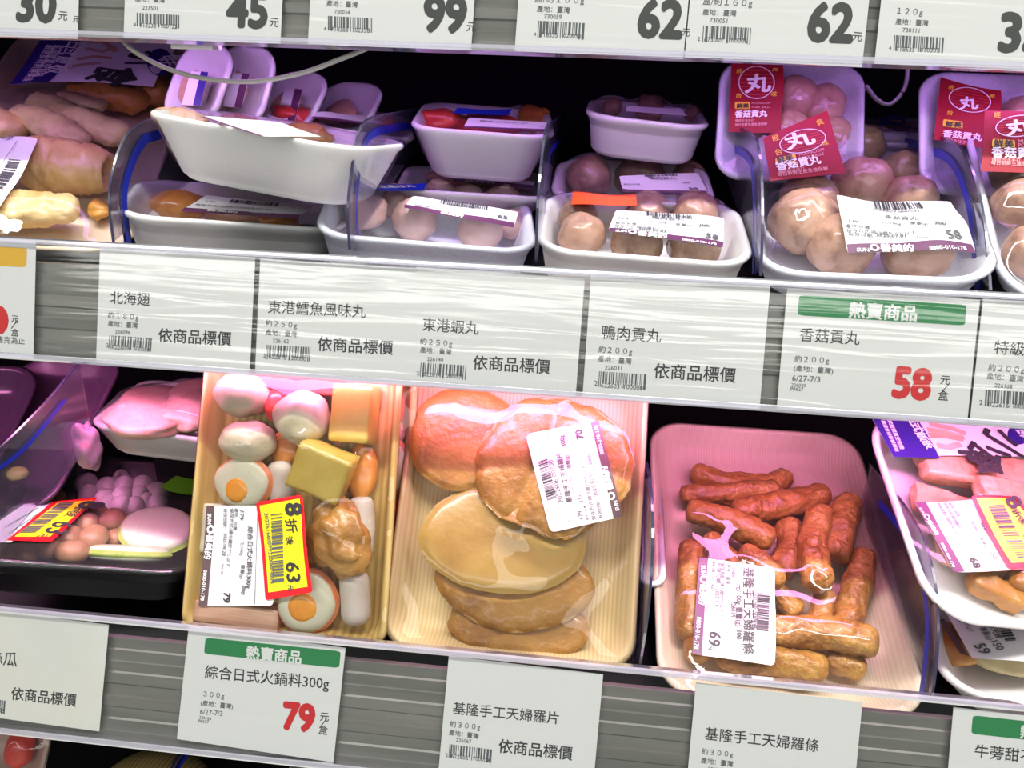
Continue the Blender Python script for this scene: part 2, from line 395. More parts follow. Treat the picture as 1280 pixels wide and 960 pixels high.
std_tag(s, ('東港蝦丸', 528, 412, 598, 417), ('約２５０g', 525, 430, 565, 433), (ORG, 525, 440, 564, 443), ('226140', 534, 451, 554, 452),
        [(526, 453), (584, 457), (525, 467)], ('2', 521, 469, 524, 469), ('622614', 529, 470, 551, 472), ('000009', 557, 472, 579, 474), (P5, 591, 460, 687, 466), 3)
s = price_tag(RM, (739, 341), (963, 354), (729, 496), 'white price tag of the duck meatballs, wide card under the second tray from the right')
std_tag(s, ('鴨肉貢丸', 752, 422, 826, 427), ('約２００g', 748, 440, 790, 443), (ORG, 747, 451, 789, 455), ('226031', 756, 462, 777, 463),
        [(749, 464), (809, 468), (748, 479)], ('2', 743, 482, 747, 482), ('622603', 751, 484, 774, 486), ('100000', 780, 486, 803, 488), (P5, 817, 471, 919, 477), 4)
def hot_tag(s, banner, bt, title, small, price, unit):
    s.sheet(banner, GREEN, s.root, 'green_banner', off=0.00012, rad=0.002, nu=30, nv=10)
    s.text([(bt[0], *bt[1:5], dict(bold=0.03, res=2))], WHITEINK, s.root, 'banner_text', off=0.00026)
    s.text([(title[0], *title[1:5], dict(bold=0.006, res=2))], INK, s.root, 'product_name')
    s.text(small, GREYINK, s.root, 'small_print')
    if price: s.text([(price[0], *price[1:5], dict(bold=0.05, h=price[5], res=3))], REDINK, s.root, 'red_price')
    s.text(unit, INK, s.root, 'unit_text')
s = price_tag(RM, (984, 361), (1225, 375), (970, 511), 'price tag with green banner and red digits on the middle rail, under the mushroom meatballs')
hot_tag(s, [(999, 369), (1208, 381), (1206, 407), (997, 394)], ('熱賣商品', 1061, 395, 1145, 400), ('香菇貢丸', 999, 425, 1074, 430),
        [('約２００g', 993, 452, 1036, 454), ('(產地：臺灣)', 992, 463, 1041, 467), ('6/27-7/3', 990, 476, 1025, 478), ('226030', 989, 483, 1007, 484), ('P0627', 988, 488, 1004, 489)],
        ('58', 1116, 495, 1160, 499, 36), [('元', 1175, 479, 1187, 480), ('∕', 1177, 489, 1185, 490), ('盒', 1172, 499, 1185, 500)])
s = price_tag(RM, (1229, 373), (1440, 386), (1211, 527), 'white price tag on the middle rail, cut by the right edge of the picture')
std_tag(s, ('特級貢丸', 1242, 441, 1320, 446), ('約２００g', 1235, 463, 1280, 466), (ORG, 1233, 473, 1279, 477), ('226168', 1243, 484, 1265, 486),
        [(1232, 487), (1294, 491), (1231, 503)], ('2', 1224, 506, 1228, 506), ('022616', 1235, 508, 1261, 510), ('800009', 1266, 510, 1290, 512), (P5, 1310, 500, 1410, 507), 6)
s = price_tag(RM, (-170, 288), (45, 301), (-176, 433), 'price tag with an amber banner, cut by the left edge on the middle rail')
s.sheet([(-140, 302), (34, 310), (33, 334), (-142, 326)], AMBER, s.root, 'amber_banner', off=0.00012, rad=0.002, nu=30)
s.text([('50', -45, 414, 8, 417, dict(bold=0.05, h=33, res=3))], REDINK, s.root, 'red_price')
s.text([('元', 14, 402, 23, 403), ('∕', 14, 410, 22, 411), ('盒', 14, 419, 23, 420)], INK, s.root, 'unit_text')
s.text([('限量．售完為止', -30, 426, 31, 430)], GREYINK, s.root, 'small_print')

# bottom rail
s = price_tag(RB, (-60, 757), (136, 781), (-72, 888), 'water stained white price tag of the loofah pack at the left of the bottom rail', STAINPAPER)
std_tag(s, ('澎湖絲瓜', -50, 824, 21, 832), ('約２００g', -75, 848, -35, 852), None, None, [(-48, 868), (8, 876), (-49, 881)], None, None, ('700006', -16, 888, 5, 891), (P5, 14, 873, 95, 882), 7)
s = price_tag(RB, (236, 783), (432, 810), (223, 924), 'price tag with green banner and red digits on the bottom rail, under the hotpot pack')
hot_tag(s, [(257, 797), (426, 814), (424, 835), (255, 817)], ('熱賣商品', 308, 822, 376, 829), ('綜合日式火鍋料300g', 256, 846, 411, 861),
        [('３００g', 254, 870, 280, 873), ('(產地：臺灣)', 251, 881, 291, 886), ('6/27-7/3', 250, 892, 278, 895), ('226166', 249, 898, 264, 900), ('P0627', 248, 903, 261, 904)],
        ('79', 354, 910, 391, 914, 32), [('元', 400, 900, 411, 901), ('∕', 400, 908, 408, 909), ('盒', 398, 916, 409, 918)])
s = price_tag(RB, (561, 820), (754, 843), (546, 965), 'white price tag under the pack of round fried fish cakes on the bottom rail')
std_tag(s, ('基隆手工天婦羅片', 566, 891, 698, 904), ('約３００g', 562, 908, 600, 912), (ORG, 561, 918, 598, 923), ('226067', 570, 927, 589, 929),
        [(562, 930), (616, 937), (561, 943)], ('2', 557, 946, 560, 946), ('622606', 564, 947, 585, 950), ('700009', 591, 950, 611, 953), (P5, 623, 939, 715, 949), 8)
s = price_tag(RB, (870, 853), (1078, 878), (856, 1003), 'white price tag under the pack of fried fish sticks on the bottom rail')
std_tag(s, ('基隆手工天婦羅條', 881, 923, 1023, 939), ('約３００g', 877, 942, 916, 946), (ORG, 876, 953, 916, 958), ('226015', 885, 963, 905, 965),
        [(876, 966), (935, 973), (875, 980)], None, ('622601', 880, 985, 902, 987), ('500009', 908, 988, 930, 991), (P5, 942, 976, 1038, 986), 9)
s = price_tag(RB, (1192, 884), (1400, 908), (1180, 1032), 'price tag with a green banner, cut by the lower right corner of the picture')
hot_tag(s, [(1216, 894), (1396, 914), (1394, 937), (1214, 917)], ('熱賣商品', 1275, 921, 1350, 929), ('牛蒡甜不辣', 1218, 945, 1312, 955),
        [('約３００g', 1212, 972, 1250, 976)], None, [('元', 1370, 1000, 1382, 1001)])

# top rail
GREYD = plain('grey_digits', (0.05, 0.052, 0.05), 0.5)
def top_tag(TL, TR, BL, label, digits, unit, txt, bq, seed):
    s = price_tag(RT, TL, TR, BL, label)
    if digits: s.text([(digits[0], *digits[1:5], dict(bold=0.045, h=digits[5], res=3))], GREYD, s.root, 'price_digits')
    s.text(unit, INK, s.root, 'unit_text')
    if txt: s.text(txt, GREYINK, s.root, 'small_print')
    if bq: s.bars(bq, seed, s.root)
    return s
top_tag((-110, -92), (100, -88), (-112, 42), 'price tag reading 30 in grey, cut by the top left corner', ('30', 22, 25, 68, 27, 42), [('元', 73, 24, 84, 25), ('元', 91, 27, 99, 28)], None, None, 0)
top_tag((159, -88), (357, -82), (156, 47), 'second price tag from the left on the top rail, a large grey forty-five', ('45', 284, 32, 332, 34, 42), [('元', 337, 32, 348, 33)],
        [('227501', 178, 12, 197, 13), ('產地：臺灣', 169, 1, 206, 3), ('4', 167, 33, 170, 33), ('713238', 175, 34, 195, 35), ('900122', 201, 35, 221, 36)], [(171, 16), (225, 19), (171, 29)], 11)
top_tag((392, -80), (598, -73), (391, 55), 'price tag with a glaring grey ninety-nine above the thin pale cable', ('99', 530, 38, 580, 40, 43), [('元', 583, 38, 595, 39)],
        [('產地：臺灣', 408, 7, 447, 9), ('730034', 418, 17, 437, 18), ('4', 405, 38, 408, 38), ('710388', 414, 39, 435, 40), ('102338', 441, 40, 462, 41)], [(410, 20), (467, 23), (410, 34)], 12)
top_tag((653, -68), (866, -60), (649, 64), 'left one of the two price tags reading 62 in grey on the top rail', ('62', 798, 45, 850, 47, 45), [('元', 852, 44, 862, 45)],
        [('盒/約１６０g', 668, 2, 730, 4), ('產地：臺灣', 671, 14, 712, 16), ('730059', 680, 23, 702, 24), ('4', 667, 45, 670, 45), ('718535', 675, 46, 697, 47), ('020030', 704, 47, 726, 48)], [(673, 26), (732, 29), (672, 42)], 13)
top_tag((868, -60), (1092, -51), (862, 73), 'right one of the two price tags reading 62 in grey on the top rail', ('62', 1010, 50, 1063, 52, 46), [('元', 1065, 50, 1077, 51)],
        [('盒/約１６０g', 878, 5, 940, 8), ('產地：臺灣', 878, 18, 920, 20), ('730051', 887, 28, 909, 29), ('2', 872, 51, 875, 51), ('673005', 880, 52, 903, 53), ('100006', 911, 53, 934, 54)], [(879, 32), (940, 35), (878, 48)], 14)
top_tag((1107, -50), (1330, -41), (1097, 80), 'price tag with a grey 3 cut by the top right corner', ('35', 1249, 63, 1305, 65, 46), [('元', 1310, 64, 1322, 65)],
        [('１２０g', 1121, 17, 1153, 19), ('產地：臺灣', 1119, 30, 1160, 32), ('730111', 1128, 40, 1149, 41), ('4', 1111, 62, 1114, 62), ('718535', 1120, 64, 1143, 65), ('010307', 1150, 65, 1174, 66)], [(1118, 44), (1181, 47), (1117, 59)], 15)
# ------------------------------------------------------------------ packs
def fit_pose(FL, FR, BR, BL, Y0, l0, tau0, s0=0.0, sl=0.12, st=8.0, ss=5.0, spx=5.0):
    """rim front corners lie on an upright plane at Y0; find yaw, tilt and length"""
    FLw = hit(*FL, (0, Y0, 0), EY)
    def solve(x):
        s, tau, l = math.radians(x[0]), math.radians(x[1]), x[2]
        n = np.array([math.sin(s), -math.cos(s), 0]); FRw = hit(*FR, FLw, n)
        ex = _n(FRw - FLw); y0 = _n(np.cross(EZ, ex)); zz = np.cross(ex, y0)
        ey = math.cos(tau) * y0 + math.sin(tau) * zz; ez = np.cross(ex, ey)
        return FRw, ex, ey, ez, l
    def res(x):
        FRw, ex, ey, ez, l = solve(x); r = []
        for q, p in ((BR, FRw + ey * l), (BL, FLw + ey * l)):
            if q is not None: r += list((proj(p) - np.array(q)) / spx)
        return np.array(r + [(x[0] - s0) / ss, (x[1] - tau0) / st, math.log(x[2] / l0) / sl])
    x = np.array([s0, tau0, l0], float)
    for _ in range(25):
        r = res(x); J = np.zeros((len(r), 3))
        for i in range(3):
            h = [0.05, 0.05, 0.0005][i]; y = x.copy(); y[i] += h; J[:, i] = (res(y) - r) / h
        x = x - np.linalg.lstsq(J, r, rcond=None)[0] * 0.7
    FRw, ex, ey, ez, l = solve(x)
    return FLw, FRw, ex, ey, ez, x

def rrect(w, l, r, n=8):
    """rounded rectangle outline"""
    P = []
    r = min(r, w / 2 - 1e-4, l / 2 - 1e-4)
    for cx, cy, a0 in ((w / 2 - r, l / 2 - r, 0), (-w / 2 + r, l / 2 - r, 90), (-w / 2 + r, -l / 2 + r, 180), (w / 2 - r, -l / 2 + r, 270)):
        for k in range(n + 1):
            a = math.radians(a0 + 90 * k / n); P.append((cx + r * math.cos(a), cy + r * math.sin(a)))
    # extra points on the straight sides
    Q = []
    for i, p in enumerate(P):
        q = P[(i + 1) % len(P)]; Q.append(p); d = math.hypot(q[0] - p[0], q[1] - p[1]); m = int(d / 0.008)
        for k in range(1, m): Q.append((p[0] + (q[0] - p[0]) * k / m, p[1] + (q[1] - p[1]) * k / m))
    return Q

class Pack(Surf):
    def __init__(s, kind, label, cat, group, FL, FR, BR, BL, Y0, l0, tau0, h, mat, s0=0, r=0.028, flare=0.016, r_out=None, film=True, filmmat=None, **kw):
        FLw, FRw, ex, ey, ez, x = fit_pose(FL, FR, BR, BL, Y0, l0, tau0, s0, **kw)
        s.w = np.linalg.norm(FRw - FLw); s.l = x[2]; s.h = h
        s.ex, s.ey, s.ez = ex, ey, ez
        s.o = (FLw + FRw) / 2 + ey * s.l / 2 - ez * h
        s.Mx = frame(s.o, ex, ey, ez)
        s.root = empty(kind, s.Mx, label, cat, group)
        s.r, s.flare = r, flare; s.obst = []; s.dep = depth(s.o); s.H = None; s.filmmat = filmmat or FILM
        s.tray(mat)
    def tray(s, mat):
        w, l, h, f = s.w, s.l, s.h, s.flare; t = 0.0028
        prof = [(f + 0.010, 0.0), (f + 0.002, 0.0012), (f - 0.002, 0.005), (0.0035, h - 0.006), (0.0004, h - 0.0035), (0.0, h - 0.0015), (0.0010, h), (0.0035, h), (0.006, h - 0.0025),
                (f + t - 0.003, 0.008), (f + t + 0.003, t + 0.0012), (f + t + 0.012, t)]
        V, F = [], []; n = None
        for ins, z in prof:
            o = rrect(w - 2 * ins, l - 2 * ins, max(0.006, s.r - ins * 0.5)); 
            if n is None: n = len(o); base = rrect(w, l, s.r); 
            V.append((ins, z))
        # one topology: scale the outer outline inwards
        out = rrect(w, l, s.r); n = len(out); VV = []
        for ins, z in V:
            kx, ky = (w - 2 * ins) / w, (l - 2 * ins) / l
            VV += [(x * kx, y * ky, z) for x, y in out]
        for k in range(len(V) - 1):
            for i in range(n):
                j = (i + 1) % n; F.append((k * n + i, k * n + j, (k + 1) * n + j, (k + 1) * n + i))
        F.append(tuple(range(n))[::-1]); b = (len(V) - 1) * n; F.append(tuple(b + i for i in range(n)))
        s.tray_o = mesh('tray', VV, F, mat, s.root, True)
        return s.tray_o
    # --- surface under a picture point
    def local(s, px, py, z):
        p = hit(px, py, s.o + s.ez * z, s.ez) - s.o; return np.array([np.dot(p, s.ex), np.dot(p, s.ey)])
    def Hs(s, x, y, g=None):
        g = s.HL if g is None else g
        fx = (x / s.w + .5) * (g.shape[1] - 1); fy = (y / s.l + .5) * (g.shape[0] - 1)
        fx = min(max(fx, 0), g.shape[1] - 1.001); fy = min(max(fy, 0), g.shape[0] - 1.001)
        i, j = int(fx), int(fy); a, b = fx - i, fy - j
        return (g[j, i] * (1 - a) + g[j, i + 1] * a) * (1 - b) + (g[j + 1, i] * (1 - a) + g[j + 1, i + 1] * a) * b
    def uv(s, px, py):
        z = s.h
        for _ in range(6):
            p = s.local(px, py, z); z = 0.4 * z + 0.6 * s.Hs(*p)
        return s.local(px, py, z)
    def P(s, u, v, off=0.0): return (u, v, s.Hs(u, v) + 0.0007 + off * 1.8)
    def mpp(s): return s.dep / FPX
    def add(s, V):
        s.obst.append(np.array(V))
    def wrap(s, blur=3, sag=0.0, skirt=True, name='film', seed=0, crump=0.0):
        nx, ny = max(24, int(s.w / 0.0025)), max(24, int(s.l / 0.0025))
        ob = np.full((ny + 1, nx + 1), -1.0)
        for V in s.obst:
            ix = np.clip(np.round((V[:, 0] / s.w + .5) * nx).astype(int), 0, nx); iy = np.clip(np.round((V[:, 1] / s.l + .5) * ny).astype(int), 0, ny)
            np.maximum.at(ob, (iy, ix), V[:, 2])
        for _ in range(2):
            p = np.pad(ob, 1, mode='edge'); ob = np.maximum.reduce([p[1:-1, 1:-1], p[:-2, 1:-1], p[2:, 1:-1], p[1:-1, :-2], p[1:-1, 2:]])
        X, Y = np.meshgrid(np.linspace(-s.w / 2, s.w / 2, nx + 1), np.linspace(-s.l / 2, s.l / 2, ny + 1))
        rr = s.r; dx = np.maximum(np.abs(X) - (s.w / 2 - rr), 0); dy = np.maximum(np.abs(Y) - (s.l / 2 - rr), 0)
        edge = np.where((dx > 0) & (dy > 0), rr - np.hypot(dx, dy), np.minimum(s.w / 2 - np.abs(X), s.l / 2 - np.abs(Y)))
        free = edge > 0.004
        H = np.full_like(ob, s.h); tgt = ob + 0.0006
        mx = np.maximum(H, tgt); H = np.where(free, mx, H)
        for _ in range(260):
            p = np.pad(H, 1, mode='edge'); A = (p[:-2, 1:-1] + p[2:, 1:-1] + p[1:-1, :-2] + p[1:-1, 2:]) / 4 - sag
            H = np.where(free, np.maximum(A, tgt), s.h + 0.0003)
        s.H = H
        G = H.copy(); p = G
        for _ in range(3):
            p = np.pad(G, 1, mode='edge'); G = np.maximum.reduce([p[1:-1, 1:-1], p[:-2, 1:-1], p[2:, 1:-1], p[1:-1, :-2], p[1:-1, 2:]])
        for _ in range(blur * 6):
            p = np.pad(G, 1, mode='edge'); G = np.maximum((p[:-2, 1:-1] + p[2:, 1:-1] + p[1:-1, :-2] + p[1:-1, 2:] + p[1:-1, 1:-1]) / 5, H + 0.0001)
        s.HL = G
        out = rrect(s.w - 0.001, s.l - 0.001, s.r); n = len(out); V = [(0, 0, s.Hs(0, 0, H))]; F = []; rings = 34
        for k in range(1, rings + 1):
            q = k / rings
            for x, y in out: V.append((x * q, y * q, s.Hs(x * q, y * q, H) if k < rings else s.h + 0.0004))
        if skirt:
            for ins, z in ((0.0, s.h - 0.0015), (0.0030, s.h - 0.007), (0.009, s.h * 0.45), (s.flare - 0.0005, 0.004)):
                ins -= 0.0007; kx, ky = (s.w - 2 * ins) / s.w, (s.l - 2 * ins) / s.l
                o2 = rrect(s.w, s.l, s.r); V += [(x * kx, y * ky, z) for x, y in o2]
                rings += 1
        for i in range(n): F.append((0, 1 + i, 1 + (i + 1) % n))
        for k in range(rings - 1):
            for i in range(n):
                j = (i + 1) % n; a = 1 + k * n; F.append((a + i, a + n + i, a + n + j, a + j))
        mesh(name, V, F, s.filmmat, s.root, True)
    # --- things inside, built in the tray's frame
    def thing(s, kind, V, F, mat, c, label, cat, group, smooth=True, M3=None):
        V = np.array(V); c = np.array(c, float)
        if M3 is not None: V = V @ np.array(M3).T
        s.add(V + c); me = mesh(kind, V, F, mat, None, smooth); me.matrix_world = s.Mx @ Matrix.Translation(Vector(c)); tag(me, label, cat, group); return me
    def ctr(s, px, py, z):
        p = s.local(px, py, z); return np.array([p[0], p[1], z])
    def rad(s, rpx, px=None, py=None):
        if px is None: return rpx * s.dep / FPX
        p = s.local(px, py, s.h); return rpx * depth(s.o + s.ex * p[0] + s.ey * p[1] + s.ez * s.h) / FPX

def uvsphere(nu=28, nv=18):
    V = [(0, 0, 1)]; F = []
    for j in range(1, nv):
        t = math.pi * j / nv
        for i in range(nu): p = 2 * math.pi * i / nu; V.append((math.sin(t) * math.cos(p), math.sin(t) * math.sin(p), math.cos(t)))
    V.append((0, 0, -1)); L = len(V) - 1
    for i in range(nu): F.append((0, 1 + i, 1 + (i + 1) % nu)); F.append((L, L - 1 - i, L - 1 - (i + 1) % nu))
    for j in range(nv - 2):
        for i in range(nu):
            a = 1 + j * nu; F.append((a + i, a + nu + i, a + nu + (i + 1) % nu, a + (i + 1) % nu))
    return np.array(V), F
def blob(rx, ry, rz, seed, amp=0.06, freq=1.6, fine=0.0, ffreq=6, nu=32, nv=20, sq=1.0):
    V, F = uvsphere(nu, nv); o = Vector((seed * 3.7, seed * 1.3, seed * 7.1)); R_ = []
    for v in V:
        vv = Vector(v); d = 1 + amp * noise.noise(vv * freq + o) * 2
        if fine: d += fine * noise.noise(vv * ffreq + o * 2)
        if sq != 1.0:
            v = np.sign(v) * np.abs(v) ** sq
        R_.append((v[0] * rx * d, v[1] * ry * d, v[2] * rz * d))
    return np.array(R_), F
def tube(path, rads, seed, amp=0.08, wr=0.04, nr=30, ns=18, flat=1.0):
    """noisy tapering rod through three or more points, round ends"""
    P = np.array(path, float); k = len(P)
    def cur(t):
        x = t * (k - 1); i = min(int(x), k - 2); f = x - i
        p0 = P[max(i - 1, 0)]; p1 = P[i]; p2 = P[i + 1]; p3 = P[min(i + 2, k - 1)]
        return 0.5 * ((2 * p1) + (-p0 + p2) * f + (2 * p0 - 5 * p1 + 4 * p2 - p3) * f * f + (-p0 + 3 * p1 - 3 * p2 + p3) * f ** 3)
    L = sum(np.linalg.norm(P[i + 1] - P[i]) for i in range(k - 1)); r0 = rads if isinstance(rads, (int, float)) else rads[0]
    V, F = [], []; off = Vector((seed * 5.3, seed * 2.1, seed * 9.7))
    for j in range(nr + 1):
        t = j / nr; c = cur(t); tg = _n(cur(min(t + .02, 1)) - cur(max(t - .02, 0)))
        up = np.array([0, 0, 1.0]) if abs(tg[2]) < .9 else np.array([1.0, 0, 0]); a = _n(np.cross(up, tg)); b = np.cross(tg, a)
        rr = r0 if isinstance(rads, (int, float)) else np.interp(t, np.linspace(0, 1, len(rads)), rads)
        e = min(t, 1 - t) * L / rr; cap = math.sqrt(max(0.0, 1 - (1 - min(1, e * 1.05)) ** 2)) if e < 1 else 1.0
        cap = max(cap, 0.02)
        for i in range(ns):
            an = 2 * math.pi * i / ns; q = Vector((t * L * 60 + off.x, math.cos(an) * 1.2 + off.y, math.sin(an) * 1.2 + off.z))
            d = rr * cap * (1 + amp * 2 * noise.noise(q * 0.7) + wr * 2 * noise.noise(q * 2.6) + wr * 1.1 * noise.noise(q * 6.5))
            V.append(c + a * math.cos(an) * d + b * math.sin(an) * d * flat)
    for j in range(nr):
        for i in range(ns): m = (i + 1) % ns; F.append((j * ns + i, j * ns + m, (j + 1) * ns + m, (j + 1) * ns + i))
    F.append(tuple(range(ns))[::-1]); F.append(tuple(nr * ns + i for i in range(ns)))
    return np.array(V), F
def cuboid(a, b, c, seed, amp=0.03, n=10, rnd=0.18):
    """box with soft uneven sides, centred"""
    bm = bmesh.new(); bmesh.ops.create_cube(bm, size=2); bmesh.ops.subdivide_edges(bm, edges=bm.edges[:], cuts=n, use_grid_fill=True)
    bm.verts.ensure_lookup_table(); o = Vector((seed * 3.1, seed, seed * 5.7)); V = []
    mn = min(a, b, c)
    for v in bm.verts:
        p = Vector((v.co.x * a, v.co.y * b, v.co.z * c)); rr = rnd * mn
        q = Vector((max(-a + rr, min(a - rr, p.x)), max(-b + rr, min(b - rr, p.y)), max(-c + rr, min(c - rr, p.z)))); d = p - q
        if d.length > 1e-9: p = q + d.normalized() * min(rr, d.length)
        nn = noise.noise(p / mn * 0.9 + o) * 2 * amp * mn + noise.noise(p / mn * 3.5 + o) * amp * mn * 0.7
        V.append(tuple(p + p.normalized() * nn))
    F = [tuple(x.index for x in f.verts) for f in bm.faces]; bm.free()
    return np.array(V), F
def disc(rx, ry, th, seed, rim=0.06, fold=0.0, nu=56, nr=16, wav=0.0, crease=None):
    """flat fried cake: domed plate with a puckered edge"""
    V, F = [], []; o = Vector((seed * 2.3, seed * 4.1, seed))
    def prof(q): return th * (max(0.0, 1 - q ** 5)) ** 0.5
    for side in (1, -1):
        for k in range(nr + 1):
            q = k / nr
            for i in range(nu):
                a = 2 * math.pi * i / nu; rr = 1 + rim * 2 * noise.noise(Vector((math.cos(a), math.sin(a), 0)) * 1.3 + o) + rim * 0.7 * noise.noise(Vector((math.cos(a), math.sin(a), 0)) * 5 + o)
                x, y = rx * q * math.cos(a) * rr, ry * q * math.sin(a) * rr
                z = side * prof(q) + wav * noise.noise(Vector((x * 28, y * 28, seed))) + wav * 0.35 * noise.noise(Vector((x * 110, y * 110, seed))) * q
                z += side * th * 0.55 * noise.noise(Vector((math.cos(a) * 6, math.sin(a) * 6, seed))) * q ** 4 * (wav > 0.002)
                if crease is not None:
                    cx, cy, ang, wd_, dp = crease; dd = (x - cx) * math.sin(ang) - (y - cy) * math.cos(ang); z -= side * dp * math.exp(-(dd / wd_) ** 2) * (0.3 + 0.7 * q if True else 1)
                V.append((x, y, z))
    n1 = (nr + 1) * nu
    for k in range(nr):
        for i in range(nu):
            m = (i + 1) % nu; F.append((k * nu + i, (k + 1) * nu + i, (k + 1) * nu + m, k * nu + m)); b = n1
            F.append((b + k * nu + m, b + (k + 1) * nu + m, b + (k + 1) * nu + i, b + k * nu + i))
    # the two sides meet at the rim
    e1, e2 = nr * nu, n1 + nr * nu
    for i in range(nu): m = (i + 1) % nu; F.append((e1 + m, e1 + i, e2 + i, e2 + m))
    return np.array(V), F
def rot(rx=0, ry=0, rz=0):
    from mathutils import Euler
    return np.array(Euler((math.radians(rx), math.radians(ry), math.radians(rz)), 'XYZ').to_matrix())

FRIED = noisy('fried_fish_paste', [(0.189, 0.066, 0.011), (0.378, 0.173, 0.032), (0.499, 0.283, 0.063)], 55, 0.38, 0.75, 240, 0.003, detail=6, coat=0.3)
FRIED2 = noisy('fried_fish_cake', [(0.230, 0.081, 0.007), (0.385, 0.172, 0.025), (0.436, 0.225, 0.046)], 26, 0.40, 0.6, 200, 0.002, detail=7, coat=0.3)
FRIEDPALE = noisy('pale_fish_cake', [(0.293, 0.142, 0.019), (0.387, 0.223, 0.045), (0.410, 0.264, 0.069)], 20, 0.34, 0.3, 260, 0.0008, detail=5, coat=0.4)
SKIN = noisy('tofu_skin', [(0.523, 0.288, 0.077), (0.646, 0.440, 0.176), (0.698, 0.527, 0.270)], 35, 0.42, 0.5, 160, 0.0014, detail=6, coat=0.2)
SKINPALE = noisy('pale_tofu_skin', [(0.484, 0.372, 0.148), (0.634, 0.532, 0.256)], 30, 0.45, 0.4, 140, 0.0012, detail=6)
SKINGOLD = noisy('golden_tofu_skin', [(0.386, 0.172, 0.021), (0.607, 0.328, 0.056)], 35, 0.42, 0.5, 150, 0.0014, detail=6)
MEATBALL = noisy('mushroom_meatball', [(0.247, 0.121, 0.076), (0.451, 0.256, 0.180), (0.525, 0.311, 0.230)], 45, 0.36, 0.45, 150, 0.0012, detail=7, coat=0.35, positions=[0.32, 0.47, 0.68])
MEATBALLGREEN = noisy('olive_meatball', [(0.283, 0.243, 0.094), (0.392, 0.338, 0.146)], 45, 0.36, 0.45, 150, 0.0012, detail=7, coat=0.35)
DUCKBALL = noisy('duck_meatball', [(0.143, 0.066, 0.038), (0.329, 0.191, 0.126), (0.414, 0.264, 0.176)], 60, 0.36, 0.5, 170, 0.0014, detail=7, coat=0.35)
FISHBALL = noisy('fish_ball', [(0.650, 0.410, 0.352), (0.721, 0.473, 0.423)], 40, 0.33, 0.25, 170, 0.0008, sss=0.0, coat=0.4)
WHITEBALL = noisy('white_fish_ball', [(0.430, 0.368, 0.243), (0.595, 0.522, 0.364)], 40, 0.35, 0.5, 70, 0.0016, coat=0.4)
TOFU = noisy('fish_tofu', [(0.503, 0.331, 0.048), (0.634, 0.456, 0.096)], 30, 0.36, 0.25, 160, 0.0007, coat=0.35)
TOFUCRUST = noisy('fish_tofu_crust', [(0.48, 0.26, 0.04), (0.66, 0.44, 0.12)], 30, 0.36, 0.4, 160, 0.001, coat=0.35)
EGGWHITE = noisy('fishcake_white', [(0.354, 0.299, 0.189), (0.628, 0.591, 0.428), (0.645, 0.606, 0.441)], 190, 0.4, 0.2, 150, 0.0006, positions=[0.22, 0.34, 0.7], coat=0.3)
YOLK = noisy('orange_yolk', [(0.75, 0.24, 0.01), (0.85, 0.36, 0.02)], 60, 0.32, 0.2, 160, 0.0006, coat=0.4)
RIND = noisy('red_rind', [(0.60, 0.07, 0.02), (0.76, 0.30, 0.12)], 60, 0.4, 0.2, 160, 0.0006)
CRAB = noisy('crab_stick_white', [(0.520, 0.438, 0.352), (0.592, 0.517, 0.449)], 60, 0.4, 0.4, 160, 0.001, stretch=(1, 1, 0.1))
PINKROLL = noisy('pink_fish_roll', [(0.50, 0.24, 0.14), (0.72, 0.46, 0.32)], 90, 0.4, 0.5, 160, 0.001, stretch=(0.12, 1, 1), coat=0.3)
REDFOOD = noisy('red_surimi', [(0.60, 0.02, 0.02), (0.78, 0.08, 0.05)], 60, 0.35, 0.3, 160, 0.001, coat=0.4)
ORANGEFOOD = noisy('orange_surimi', [(0.42, 0.13, 0.02), (0.70, 0.28, 0.05)], 50, 0.35, 0.4, 140, 0.001, coat=0.4)
PALEMEAT = noisy('pale_meat', [(0.527, 0.300, 0.210), (0.663, 0.465, 0.378)], 70, 0.4, 0.6, 120, 0.0016, detail=7, coat=0.2)
MUSHBROWN = noisy('brown_cap', [(0.289, 0.136, 0.063), (0.459, 0.264, 0.140)], 60, 0.45, 0.15, 400, 0.0005, detail=6)
MUSHWHITE = noisy('white_cap', [(0.684, 0.630, 0.611), (0.802, 0.764, 0.744)], 60, 0.45, 0.1, 300, 0.0004)
MELON = noisy('melon_flesh', [(0.55, 0.62, 0.40), (0.74, 0.76, 0.62)], 30, 0.35, 0.1, 200, 0.0005, coat=0.4)
MELONSKIN = noisy('melon_rind', [(0.25, 0.42, 0.04), (0.45, 0.58, 0.14)], 60, 0.35, 0.1, 200, 0.0005)
LEAFGREEN = plain('green_card', (0.10, 0.42, 0.015), 0.4)
# ------------------------------------------------------------------ bottom shelf
YB = RB.w(0, VBT)[1] + 0.012
